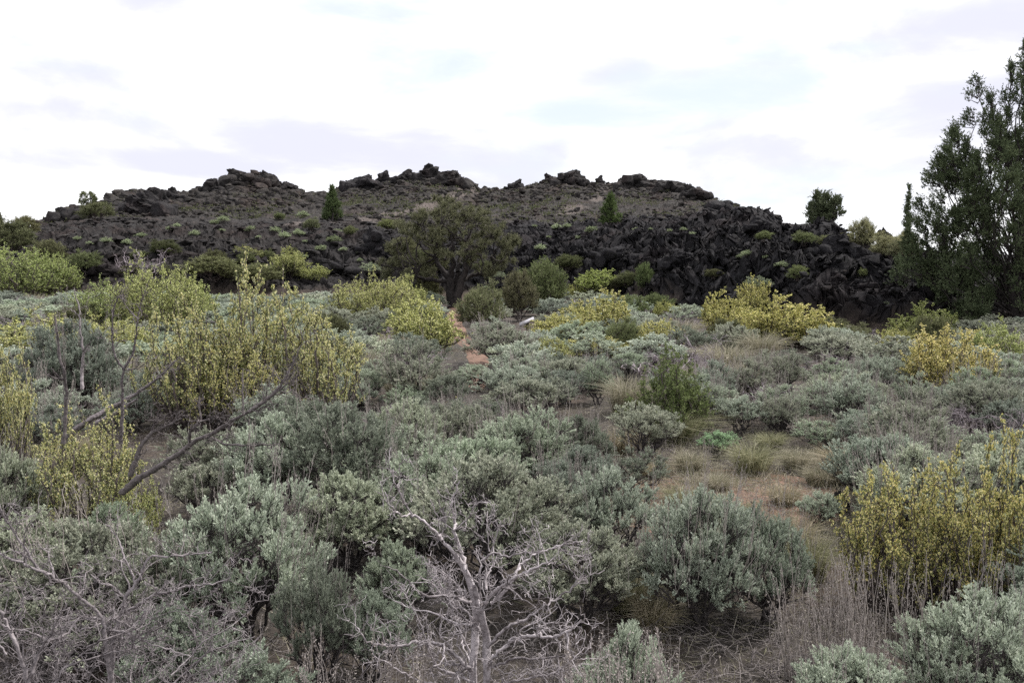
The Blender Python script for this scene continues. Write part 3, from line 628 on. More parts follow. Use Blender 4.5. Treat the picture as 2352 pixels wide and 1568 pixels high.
PROTO = {}
def proto(key, parts): PROTO.setdefault(key, []).append(parts)
for k in range(4): proto('sage_near', sage_proto(100+k, 64, 16, 34, 0.0245, 0.0090, [90, 20, 60, 14][k], [.12, .30, .16, .25][k], [-12, 8, -12, 0][k]))
for k in range(5): proto('sage_mid', sage_proto(120+k, 50, 13, 22, 0.030, 0.011, [80, 0, 14, 50, 120][k], [.10, .34, .15, .28, .12][k], [-12, 12, -8, 0, -12][k]))
for k in range(4): proto('sage_far', sage_proto(140+k, 50, 9, 16, 0.036, 0.016, 0, [.1, .3, .2, .05][k], [-12, 10, 0, -12][k]))
proto('bitter_near', bitter_proto(201, 70, 13, 9, 0.011, 0.0135, 0.85, 0.5, True, upr=1.0, sl=0.10))
proto('bitter_near', bitter_proto(202, 60, 14, 9, 0.011, 0.0135, 0.85, 0.45, True, upr=1.0, sl=0.10))
proto('bitter_near', bitter_proto(203, 50, 14, 9, 0.011, 0.0150, 0.9, 0.5, True, upr=1.0, sl=0.11))
for k in range(3): proto('bitter_mid', bitter_proto(210+k, 60, 12, 10, 0.015, 0.017, 0.85, 0.5))
for k in range(4): proto('bitter_far', bitter_proto(220+k, 64, 12, 8, 0.022, 0.025, 0.8, 0.55, lm='bitterleaf', low=0.1, upr=0.5))
for k in range(3): proto('bitter_big', bitter_proto(290+k, 80, 15, 11, 0.012, 0.014, 0.8, 0.55, lm='bitterleaf', low=0.1, upr=0.5))
for k in range(3): proto('green_up', bitter_proto(230+k, 60, 12, 6, 0.030, 0, 0, 0.5, lm='green', low=0.15))
for k in range(3): proto('round', round_proto(240+k, 54, 12, 22, 0.032, 0.013, 'green', spiky=0.3))
for k in range(2): proto('dark', round_proto(250+k, 54, 12, 20, 0.034, 0.014, 'mahog', spiky=0.2))
for k in range(3): proto('tuft', round_proto(260+k, 22, 7, 14, 0.075, 0.03, 'sage', shape=(0.5, 0.5, 0.8), z0=0.2, emin=0, cr0=0.2))
for k in range(3):
    mb = twig_tree(MB(), 270+k, 11, 4, 0.5, 0.013, (7, 5, 4), 0.62); proto('dead', [('branches', mb.mesh('branches', MAT['dead']))])
def grass_mesh(seed, n, h, sp, wd=0.005):
    rg = np.random.default_rng(seed); mb = MB(); a = rg.random(n)*6.283; r = sp*0.35*np.sqrt(rg.random(n)); B = np.stack([r*np.cos(a), r*np.sin(a), 0*r-0.02], -1)
    a2 = a+rg.normal(size=n)*0.7; ln = h*(0.45+0.6*rg.random(n)); lean = 0.15+0.75*rg.random(n)**1.3
    out = np.stack([np.cos(a2), np.sin(a2), 0*a], -1); M = B+out*(ln*lean*0.30)[:, None]+np.array([0, 0, 1])*(ln*0.62)[:, None]; E = B+out*(ln*lean*1.0)[:, None]+np.array([0, 0, 1])*(ln*(1-0.42*lean))[:, None]
    s = unit(np.cross(E-B, rg.normal(size=(n, 3)))); w1 = wd*(0.6+0.6*rg.random((n, 1)))
    V = np.stack([B-s*w1, B+s*w1, M+s*w1*0.8, M-s*w1*0.8, E+s*w1*0.12, E-s*w1*0.12], 1); ii = np.arange(n*6).reshape(n, 6)
    rn = rg.random(n); mb.add(V.reshape(-1, 3), np.concatenate([ii[:, [0, 1, 2, 3]], ii[:, [3, 2, 4, 5]]]), np.concatenate([rn, rn])); return mb
for k in range(4): proto('bunchgrass', [('blades', grass_mesh(280+k, 900, 1.0, 0.8, 0.006).mesh('blades', MAT['grass']))])

ITEMS = []   # (root, kind word, projected place) for labels
rnd = random.Random(7)
def place(key, p, wm, hm, name, cat, label=None, group=None, var=None, tint=(1, 1, 1), rot=None, sink=0.0):
    if key == 'bitter_far' and wm > 2.6: key = 'bitter_big'
    ps = PROTO[key]; parts = ps[(rnd.randrange(len(ps)) if var is None else var) % len(ps)]
    if len(parts) == 1:
        r = bpy.data.objects.new(name, parts[0][1]); col.objects.link(r); r.color = (*tint, 1)
    else:
        r = bpy.data.objects.new(name, None); r.empty_display_size = 0.1; col.objects.link(r)
        for pn, me in parts:
            o = bpy.data.objects.new(pn, me); col.objects.link(o); o.parent = r
            if pn == 'seed_stalks': o['kind'] = 'stuff'
            o.color = (*tint, 1)
    r.location = (p[0], p[1], p[2]-sink); r.rotation_euler = (rnd.uniform(-.06, .06), rnd.uniform(-.06, .06), rnd.uniform(0, 6.28) if rot is None else rot)
    r.scale = (wm, wm, hm); tag(r, label, cat, group)
    r['_top'] = float(hm); ITEMS.append((r, name, p, wm, hm))
    return r
def bypx(key, u, v, wpx, hpx, name, cat, label=None, group=None, fl=True, smin=0, **kw):
    p = flat(u, v) if fl else at(u, v, smin)
    d = math.hypot(p[0], p[1]) if False else p[1]
    return place(key, p, wpx/F*d, hpx/F*d*1.03, name, cat, label, group, **kw)


# ------------------------------------------------------------------ sagebrush: near ones one by one
SG = 'silver green sagebrush across the flat'
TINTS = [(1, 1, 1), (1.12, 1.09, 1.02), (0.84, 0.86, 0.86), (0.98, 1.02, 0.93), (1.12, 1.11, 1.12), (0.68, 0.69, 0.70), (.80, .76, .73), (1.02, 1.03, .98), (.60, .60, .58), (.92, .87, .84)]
def tint(): return TINTS[rnd.randrange(len(TINTS))]
OCC = []      # occupied circles on the ground
def occ(p, r): OCC.append((p[0], p[1], r))
NEAR = [  # u, base v, width, height, prototype variant, label
 (560, 1485, 350, 385, 0, 'big pale sagebrush filling the lower left centre, behind bare grey branches'),
 (25, 1260, 190, 240, 2, 'sagebrush at the left picture edge under the yellow flowering branches'),
 (790, 1205, 330, 270, 1, 'broad dark-stemmed sagebrush right of the tip of the leaning dead branch'),
 (640, 1190, 240, 230, 3, 'pale sagebrush directly behind and under the leaning dead branch'),
 (1110, 1350, 420, 300, 3, 'wide green-grey sagebrush right behind the bleached dead shrub'),
 (1390, 1320, 230, 250, 1, 'open sagebrush with visible dark trunks right of the bleached dead shrub'),
 (1590, 1450, 270, 330, 0, 'tall sagebrush with dark twisted trunk at the lower edge of the tan clearing'),
 (1760, 1430, 210, 290, 2, 'slim dark sagebrush between the clearing and the right foreground stalks'),
 (2230, 1700, 330, 350, 0, 'large pale sagebrush in the bottom right corner'),
 (1950, 1740, 330, 285, 2, 'pale sagebrush with many dry seed stalks on the bottom edge right of centre'),
 (1440, 1760, 230, 330, 3, 'pale sagebrush on the bottom edge just right of the dead trunk'),
 (735, 1610, 200, 330, 1, 'narrow sagebrush low between the left thicket and the dead trunk'),
 (920, 1440, 180, 200, 3, 'small sagebrush close behind the left limbs of the bleached dead shrub'),
 (250, 1330, 190, 170, 3, 'small sagebrush below the front yellow bush at left'),
 (175, 960, 205, 215, 0, 'domed grey sagebrush with pinkish seed stalks on the left, snags in front'),
 (940, 1090, 190, 170, 1, 'sagebrush just left of the small lone yellow sprig'),
 (1190, 1135, 250, 200, 2, 'large rounded sagebrush right of the small lone yellow sprig'),
 (1330, 1090, 150, 130, 0, 'mid-sized sagebrush left of the tan clearing'),
 (1330, 1180, 200, 150, 3, 'low spreading sagebrush above the open sagebrush with dark trunks'),
 (1640, 1240, 130, 110, 1, 'low sagebrush on the near edge of the tan clearing'),
 (1880, 1215, 105, 90, 1, 'small round pale sagebrush beside the brown lava stone'),
 (400, 1640, 300, 250, 3, 'dark low sagebrush behind the bare branches at lower left'),
 (560, 1760, 330, 270, 1, 'shaded sagebrush on the bottom edge left of centre'),
 (860, 1560, 200, 210, 3, 'small shaded sagebrush left of the dead trunk base'),
 (2350, 1600, 200, 260, 1, 'sagebrush cut by the right picture edge near the bottom corner'),
]
for u, v, w_, h_, var, lab in NEAR:
    r = bypx('sage_near', u, v, w_, h_, 'sagebrush', 'sagebrush', lab, SG, var=var, tint=((1.16, 1.16, 1.14) if 'pale' in lab else (.8, .82, .8) if lab.startswith(('dark', 'shaded', 'slim', 'small shaded')) else tint())); r.scale = (r.scale[0]*1.1, r.scale[1]*1.1, r.scale[2]*1.13); p = r.location; occ(p, w_/F*p[1]*0.42)  # shaded bushes: their shade is put into the leaf colour as a darker tint
MID = [(960, 935, 230, 150), (1145, 845, 200, 105), (1285, 895, 120, 95), (1215, 975, 230, 120), (1370, 930, 100, 115), (1700, 1000, 135, 100), (1640, 930, 120, 110), (1800, 985, 160, 110), (1755, 880, 130, 80), (1910, 930, 150, 85), (2000, 885, 120, 70), (1880, 1030, 150, 70), (2060, 1020, 120, 70), (2150, 1045, 210, 90), (2310, 1005, 130, 105), (2240, 955, 160, 120), (960, 1010, 180, 110), (850, 1060, 180, 120), (1050, 1010, 150, 100), (1440, 880, 110, 80), (1820, 860, 120, 60), (1130, 780, 110, 50), (1090, 900, 120, 70)]
for u, v, w_, h_ in MID:
    r = bypx('sage_mid', u, v, w_, h_, 'sagebrush', 'sagebrush', None, SG, tint=tint()); p = r.location; occ(p, w_/F*p[1]*0.42)
r = bypx('sage_mid', 1650, 1048, 105, 72, 'sagebrush', 'sagebrush', 'small bright green cushion-shaped sagebrush at the back edge of the tan clearing', SG, tint=(0.9, 1.12, 0.85), var=1); occ(r.location, .3)

# ------------------------------------------------------------------ yellow bitterbrush
BG = 'yellow flowering bitterbrush'
BIT = [  # key, u, v, w, h, var, tint, label
 ('bitter_near', 445, 985, 240, 350, 0, (1, 1, 1), 'tall yellow bitterbrush, left part of the big clump behind the leaning dead branch'),
 ('bitter_near', 600, 965, 250, 395, 1, (1, 1, 1), 'tallest yellow bitterbrush with a long spike, middle of the big left clump'),
 ('bitter_near', 745, 975, 220, 290, 2, (1, 1, 1), 'yellow bitterbrush at the right end of the big left clump'),
 ('bitter_near', 540, 990, 240, 250, 0, (1, .97, .9), 'lower yellow bitterbrush in the front of the big left clump'),
 ('bitter_near', 215, 1250, 260, 370, 1, (1, 1, 1), 'near bitterbrush with large pale yellow flowers, left of the leaning dead branch'),
 ('bitter_near', 15, 1110, 150, 360, 2, (1, 1, 1), 'near flowering bitterbrush cut by the left picture edge'),
 ('bitter_near', 310, 1260, 150, 200, 0, (.95, 1, .9), 'small leafy bitterbrush at the foot of the leaning dead branch'),
 ('bitter_near', 2070, 1400, 300, 410, 0, (.98, .93, .8), 'golden bitterbrush with fanning branches, left one of the right foreground group'),
 ('bitter_near', 2215, 1425, 270, 420, 1, (.98, .93, .8), 'golden bitterbrush in the middle of the right foreground group'),
 ('bitter_near', 2350, 1430, 250, 500, 2, (.98, .93, .8), 'tallest golden bitterbrush cut by the right picture edge'),
 ('bitter_mid', 60, 860, 270, 150, 0, (.95, .95, .8), 'broad yellow bush on the left edge above the grey domed sagebrush'),
 ('bitter_mid', 250, 840, 190, 130, 1, (.95, .95, .8), 'yellow bush behind the grey domed sagebrush and snags'),
 ('bitter_far', 375, 780, 190, 210, 0, (.88, .92, .75), 'tall yellow-green bush in front of the left lava flow'),
 ('bitter_far', 265, 770, 170, 140, 1, (.75, .85, .7), 'olive bush left of the tall yellow-green bush'),
 ('bitter_far', 440, 760, 120, 120, 2, (.8, .86, .7), 'olive-yellow bush right of the tall yellow-green bush'),
 ('bitter_far', 40, 690, 200, 150, 3, (.7, .8, .6), 'large yellow-tipped olive bush on the upper left edge'),
 ('bitter_far', 120, 680, 120, 110, 1, (.72, .82, .6), 'yellow-tipped olive bush below the left end of the lava ridge'),
 ('bitter_far', 855, 755, 165, 145, 0, (.95, .95, .8), 'round yellow bush left of the tree trunk'),
 ('bitter_far', 935, 730, 90, 100, 1, (.9, .92, .78), 'narrow yellow bush between the round yellow bush and the tree trunk'),
 ('bitter_far', 970, 805, 150, 130, 2, (1.05, 1.05, .9), 'bright yellow-green bush left of the red dirt path'),
 ('bitter_far', 1290, 800, 160, 90, 3, (1, .95, .78), 'yellow bush right behind the tilted sign panel'),
 ('bitter_far', 1372, 785, 150, 115, 0, (1, .95, .8), 'yellow bush with bare dark limbs right of the tilted sign'),
 ('bitter_far', 1370, 830, 150, 60, 1, (1, .95, .8), 'low yellow bush in front of the yellow bush with bare limbs'),
 ('bitter_far', 1512, 812, 115, 85, 2, (1, .95, .8), 'yellow bush between the sign group and the bright right-hand pair'),
 ('bitter_far', 1735, 745, 90, 120, 3, (1.05, .98, .78), 'upright yellow bush rising behind the bright pair against black lava'),
 ('bitter_far', 1670, 785, 120, 110, 0, (1.05, .98, .78), 'bright yellow bush, left one of the pair before the black lava'),
 ('bitter_far', 1800, 795, 180, 120, 1, (1.08, 1, .78), 'rounded bright yellow bush, right one of the pair before the black lava'),
 ('bitter_far', 1720, 800, 110, 80, 2, (1.05, .98, .78), 'low yellow bush between the bright pair before the black lava'),
 ('bitter_mid', 2180, 925, 220, 195, 2, (1.15, 1.02, .85), 'brightest yellow bush in the right middle distance, seen before the big juniper'),
 ('bitter_mid', 2290, 870, 160, 140, 0, (.85, .92, .75), 'yellow-green bush behind and right of the brightest yellow bush'),
 ('bitter_far', 2060, 825, 110, 80, 3, (.9, .88, .7), 'dull yellow bush left of the brightest yellow bush'),
 ('bitter_far', 2120, 790, 140, 95, 0, (.75, .8, .62), 'olive-yellow bush at the left foot of the big juniper'),
 ('bitter_mid', 1043, 990, 62, 80, 1, (1.05, 1, .9), 'small lone yellow sprig among grey sagebrush in the middle'),
 ('bitter_far', 725, 645, 70, 42, 1, (.95, .98, .8), 'small yellow bush in front of the left lava ledges'),
 ('bitter_far', 1380, 668, 100, 55, 2, (.8, .9, .62), 'lime green bush before the black lava right of the round green shrub'),
 ('bitter_far', 1530, 740, 60, 50, 3, (.9, .9, .7), 'small yellow-green bush before the black lava flow, right of the lime bush'),
 ('bitter_far', 1330, 690, 60, 45, 1, (.9, .9, .7), 'small pale yellow bush just right of the round green shrub')]
for key, u, v, w_, h_, var, tn, lab in BIT:
    r = bypx(key, u, v, w_, h_, 'bitterbrush', 'bitterbrush', lab, BG, var=var, tint=tn, rot=var*1.3+u*0.01); p = r.location; occ(p, w_/F*p[1]*0.36)

# ------------------------------------------------------------------ green and grey shrubs
GR = [
 ('green_up', 1535, 1005, 190, 205, 0, (.95, 1.05, .8), 'upright green shrub with dark stems at the back of the tan clearing'),
 ('round', 1252, 725, 128, 138, 0, (.92, .98, .82), 'large round dark green shrub right of the spreading tree'),
 ('dark', 1190, 738, 110, 125, 0, (.95, .9, .9), 'dark tangled shrub between the tree trunk and the round green shrub'),
 ('round', 1105, 768, 122, 118, 1, (1.15, 1.1, 1.1), 'feathery grey-green shrub just right of the tree trunk'),
 ('dark', 985, 705, 70, 90, 1, (1.1, 1.1, .95), 'small dark green shrub left of the tree trunk'),
 ('round', 1470, 672, 48, 72, 2, (.9, 1.05, .8), 'upright small green shrub with reddish tips before black lava'),
 ('green_up', 1432, 745, 120, 75, 1, (.95, 1.05, .85), 'low green shrub behind the yellow bush with bare limbs'),
 ('round', 1500, 725, 90, 55, 0, (.9, .98, .8), 'green shrub behind and right of the low green shrub'),
 ('green_up', 1845, 795, 110, 65, 2, (1.05, 1.1, .95), 'grey-green shrub right of the rounded bright yellow bush'),
 ('round', 1950, 805, 110, 62, 1, (1.05, 1, 1), 'greyish shrub at the foot of the black lava'),
 ('dark', 495, 645, 160, 62, 0, (1.1, 1.15, .95), 'long low olive shrub below the left summit, at the lava edge'),
 ('dark', 590, 655, 120, 55, 1, (1.15, 1.2, 1.0), 'olive shrub right of the long low olive shrub'),
 ('round', 665, 640, 60, 45, 2, (1.1, 1.05, 1), 'grey-green shrub at the lava edge left of the small yellow bush'),
 ('dark', 30, 590, 130, 95, 0, (.9, .95, .85), 'dark olive shrub on the upper left edge'),
 ('dark', 72, 545, 62, 55, 1, (1.2, 1.15, 1.0), 'small domed shrub on the skyline at upper left'),
 ('dark', 4, 540, 45, 68, 0, (.9, .9, .8), 'dark shrub on the skyline cut by the left edge'),
 ('dark', 120, 605, 80, 60, 1, (1.1, 1.1, 1), 'greyish shrub beneath the left end of the lava ridge'),
 ('round', 205, 630, 80, 55, 1, (1, 1.05, .9), 'green-grey shrub on the lower left lava'),
 ('round', 560, 1000, 10, 10, 1, (1, 1, 1), None),
 ('dark', 920, 600, 90, 60, 0, (1, 1, .9), 'dark shrub in the shade at the left side of the tree crown'),
 ('round', 2230, 700, 60, 40, 1, (1.2, 1.1, 1), None),
]
for key, u, v, w_, h_, var, tn, lab in GR:
    if lab is None: continue
    far_ = v < 660
    r = bypx(key, u, v, w_, h_, 'shrub', 'shrub', lab, 'green and olive shrubs', var=var, tint=tn, fl=False); p = r.location; occ(p, w_/F*p[1]*0.36)
SL = [  # shrubs up on the lava, v is the foot
 ('dark', 228, 508, 84, 48, 1, (.95, 1, .9), 7, 'dark olive shrub on the rocks at the left end of the ridge'),
 ('round', 646, 505, 30, 17, 0, (1.1, 1.15, 1), 5, 'round pale green tuft on the lava below the left summit'),
 ('round', 722, 532, 42, 32, 1, (1, 1, 1), 5, 'greyish shrub below the left conical juniper'),
 ('round', 893, 530, 52, 28, 2, (1.2, 1.2, .95), 5, 'yellow-green shrub on the shelf left of the tree top'),
 ('round', 812, 545, 36, 28, 0, (1.1, 1.1, .95), 5, 'grey-green shrub beside the pale track on the lava shelf'),
 ('round', 1975, 582, 70, 86, 0, (1.75, 1.55, 1.6), 5, 'pale round bush on the skyline right of the round juniper'),
 ('round', 2025, 598, 100, 62, 1, (1.75, 1.55, 1.6), 4, 'broad pale bush below the skyline left of the big juniper'),
 ('round', 1940, 574, 50, 40, 2, (1.75, 1.55, 1.6), 4, 'small pale bush just right of the round juniper'),
 ('round', 2085, 592, 60, 66, 3, (1.75, 1.55, 1.6), 4, 'pale bush at the foot of the thin spire-like juniper'),
 ('round', 2075, 600, 70, 48, 1, (1.2, 1.1, 1.15), 4, 'greyish bush before the thin spire-like juniper'),
 ('round', 1812, 645, 52, 38, 2, (1.1, 1.15, .95), 3, 'green and grey shrub clinging to the black lava face'),
 ('round', 1962, 640, 24, 24, 1, (1.3, 1.35, 1.1), 3, 'tiny pale green round bush on the black lava face'),
 ('round', 1740, 555, 45, 26, 0, (1.15, 1.2, 1), 3, 'pale green shrub behind the pointed black fin'),
 ('round', 1832, 565, 60, 34, 1, (1.05, 1.1, .95), 3, 'grey-green shrub below the round juniper, to its left'),
 ('round', 1895, 565, 50, 26, 2, (1.2, 1.15, 1.05), 3, 'pale shrub right under the round juniper'),
 ('round', 1500, 530, 40, 16, 2, (1.2, 1.2, 1), 5, None), ('round', 1285, 535, 40, 14, 2, (1.2, 1.2, 1), 5, None)]
for key, u, v, w_, h_, var, tn, sm, lab in SL:
    if lab is None: continue
    bypx(key, u, v, w_, h_, 'shrub', 'shrub', lab, 'shrubs growing on the lava', var=var, tint=tn, fl=False, smin=3.0)
# pale tufts dotting the lava
EDGE = 'shrubs climbing the foot of the lava'
_r = random.Random(5)
for i in range(38):
    u = _r.uniform(60, 1820); v = float(np.interp(u, [0, 850, 1150, 1600, 1850], [610, 600, 625, 645, 700]))+_r.uniform(-22, 34)
    if 1010 < u < 1080 or u > 1300 and i % 2: continue
    g = _r.uniform(.55, .95); key = _r.choice(['round', 'dark', 'round', 'bitter_far', 'sage_far']); w_ = _r.uniform(34, 78)
    bypx(key, u, v, w_, w_*_r.uniform(.45, .8), 'sagebrush' if key == 'sage_far' else 'shrub', 'shrub', None, EDGE, fl=False, smin=2.2, tint=(g, g*1.02, g*.86))
TU_ = [(1280, 527), (1320, 530), (1350, 533), (1262, 545), (1300, 522), (1440, 525), (1460, 532), (1490, 527), (1520, 532), (1540, 535), (1560, 528), (1580, 538), (1330, 548), (1375, 560), (1240, 573), (1265, 590), (1310, 600), (1395, 545), (1480, 560), (1555, 565), (1640, 590), (1680, 592), (1720, 588), (1750, 592), (1790, 612), (1805, 606), (1860, 610), (1845, 616), (1720, 640), (1700, 560), (1660, 545), (1620, 575), (1600, 600), (520, 508), (500, 514), (515, 530), (560, 530), (585, 527), (420, 520), (395, 528), (455, 540), (640, 532), (660, 545), (690, 540), (705, 555), (600, 545), (260, 556), (225, 560), (300, 560), (340, 545), (665, 590), (700, 590), (745, 575), (780, 535), (770, 555), (790, 575), (815, 580), (830, 600), (860, 620), (760, 498), (700, 497), (1000, 560), (180, 550), (330, 600), (1110, 660), (1130, 640), (1980, 690), (2000, 698), (1760, 680), (1200, 640), (1420, 505), (1380, 515), (1225, 520), (1610, 540), (1460, 590), (1500, 610), (1410, 630), (1930, 745), (2070, 690), (2020, 640), (1910, 680), (1850, 700)]
for u, v in TU_:
    if u > 1230 and (u*7+v) % 5 < 2: continue
    s = rnd.uniform(.5, 1.7); g = rnd.random()
    bypx('tuft', u+rnd.uniform(-4, 4), v+2, 20*s, 10*s, 'lava_tuft', 'tuft', None, 'pale tufts dotting the black lava', fl=False, smin=2.9, tint=(.62+.3*g, .66+.3*g, .46+.28*g))

# ------------------------------------------------------------------ grass
for i, (u, v, w_, h_, lab) in enumerate([
 (1650, 1130, 70, 45, 'short straw-coloured grass clump near the middle of the clearing'), (1700, 1190, 80, 45, 'low wispy grass clump at the front of the clearing'), (1800, 1160, 90, 50, 'wispy straw grass clump at the centre right of the clearing'), (1880, 1120, 80, 60, 'blond grass clump just behind the small round sagebrush'), (1560, 1160, 80, 45, 'thin tan grass clump at the left side of the clearing'), (1500, 1100, 80, 50, 'tan grass clump behind the open sagebrush, left of the clearing'),
 (1585, 1085, 90, 60, 'blond bunchgrass left of the green cushion sagebrush'), (1725, 1090, 110, 85, 'full bunchgrass in the middle of the tan clearing, just right of the cushion sagebrush'),
 (1935, 1110, 130, 95, 'wide green-based bunchgrass at the right side of the clearing'), (1830, 1080, 90, 60, 'bunchgrass between the two largest clumps of the clearing'),
 (1540, 1010, 170, 80, 'dark coarse grass around the foot of the upright green shrub'), (1430, 1040, 90, 60, 'blond grass clump left of the upright green shrub'),
 (1900, 1010, 90, 50, 'low grass clump behind the right side of the clearing'), (1770, 1030, 80, 45, 'small blond grass clump behind the middle of the clearing'),
 (1820, 1290, 120, 130, 'tall dry grass clump left of the golden bitterbrush'), (1990, 940, 80, 50, 'dry grass clump left of the brightest yellow bush'),
 (1440, 1400, 130, 110, 'arching blond grass clump right of the dead shrub'), (1500, 1450, 120, 110, 'green-blond grass clump below the tall sagebrush with twisted trunk'),
 (1670, 960, 80, 60, 'dry grass clump behind the green cushion sagebrush'), (1860, 1330, 110, 120, 'tawny grass clump in front of the golden bitterbrush foot'), (180, 1070, 120, 80, 'grass clump in the hollow behind the front yellow bush')]):
    r = bypx('bunchgrass', u, v, w_*1.0, h_*1.05, 'bunchgrass', 'grass clump', lab, 'dry bunchgrass clumps', tint=[(1, 1, 1), (.9, .95, .8), (1.05, 1, .95)][i % 3])
    occ(r.location, w_/F*r.location[1]*0.3)

# ------------------------------------------------------------------ fill of the flat
def in_clear(u, v):
    if 1480 < u < 1990 and 1060 < v < 1215: return True
    if 1560 < u < 1890 and 1040 < v < 1270: return True
    for a, b, r in ((1042, 716, 24), (1045, 745, 24), (1058, 772, 24), (1088, 797, 28), (1100, 830, 22), (1092, 880, 26), (1090, 925, 22), (1350, 950, 30), (1420, 1000, 30), (1210, 745, 26), (1300, 690, 20)):
        if abs(u-a) < r and abs(v-b) < r: return True
    return False
KEEP = [(1042, 722), (1046, 745), (1056, 770), (1078, 790), (1092, 800), (1094, 885), (1214, 745), (1200, 742), (1222, 750), (1045, 690), (1345, 955), (330, 1045), (210, 1170), (150, 1100), (290, 1130), (30, 1040), (1580, 1050), (1740, 1120), (1650, 1160), (1850, 1140), (1560, 1110), (1760, 1190), (1640, 1060), (2000, 1330), (2090, 1340), (2200, 1345), (2300, 1350)]
def fill():
    rg = random.Random(31); tries = 0; n = {'s': 0, 'd': 0, 'g': 0}
    while tries < 9000 and n['s'] < 238:
        tries += 1
        Y = 5.0+(rg.random()**0.8)*41; x = (rg.random()*2-1)*(0.66*Y+0.6); p = (x, Y, ground_z(x, Y)); u, v = project(p)
        if in_clear(u, v) or v < 655 and u > 1150: continue
        lava_edge = float(T_(u, YB))
        if Y > lava_edge-(1 if u < 1300 else 2.5): continue
        if u > 2000 and v < 770: continue
        far_ = Y > 17; q = rg.random()
        wd = rg.uniform(.8, 1.4) if not far_ else rg.uniform(1.3, 2.5); 
        if Y > 27: wd *= 1.3
        rr = wd*0.36
        if any((x-a)**2+(Y-b)**2 < (rr+r)**2*0.66 for a, b, r in OCC): continue
        hd = min(wd*rg.uniform(.62, .92), rg.uniform(.9, 1.3))*(1.0 if Y < lava_edge-7 or u < 1400 else .75); pw, ph = wd*F/Y*.5, hd*F/Y
        if any(abs(u-a) < pw*.8+9 and v-ph*.9 < b < v+6 for a, b in KEEP): continue
        if q < (0.80 if Y < 14 else .66 if Y < 25 else .52) or Y < 9:
            key = 'sage_near' if Y < 7.5 else ('sage_mid' if Y < 17 else 'sage_far'); place(key, p, wd, min(hd, 1.0), 'sagebrush', 'sagebrush', None, SG, tint=tint()); n['s'] += 1
        elif q < (.88 if Y < 14 else .80): g = rg.uniform(.55, 1.0); place('dead', p, wd*.9, hd*.8, 'dead_sagebrush', 'dead shrub', None, 'bare grey dead shrubs on the flat', tint=(g, g*.93, g)); n['d'] += 1
        elif q < 0.92: place('bunchgrass', p, wd*.6, hd*.75, 'bunchgrass', 'grass clump', None, 'dry bunchgrass clumps'); n['g'] += 1
        elif far_ and (q < .965 or u > 1500): g = rg.uniform(.7, 1.1); place(['round', 'dark'][tries % 2], p, wd*.8, hd*rg.uniform(.9, 1.3), 'shrub', 'shrub', None, 'green and olive shrubs', tint=(g, g*1.03, g*.92))
        elif far_: g = rg.uniform(.7, 1.0); place('bitter_far', p, wd*.7, hd*.9, 'shrub', 'shrub', None, 'green and olive shrubs', tint=(g, g, g*.85))
        else: place('sage_mid', p, wd*.8, hd*.8, 'sagebrush', 'sagebrush', None, SG, tint=tint())
        OCC.append((x, Y, rr))
    print('FILL', n, len(ITEMS))
fill()

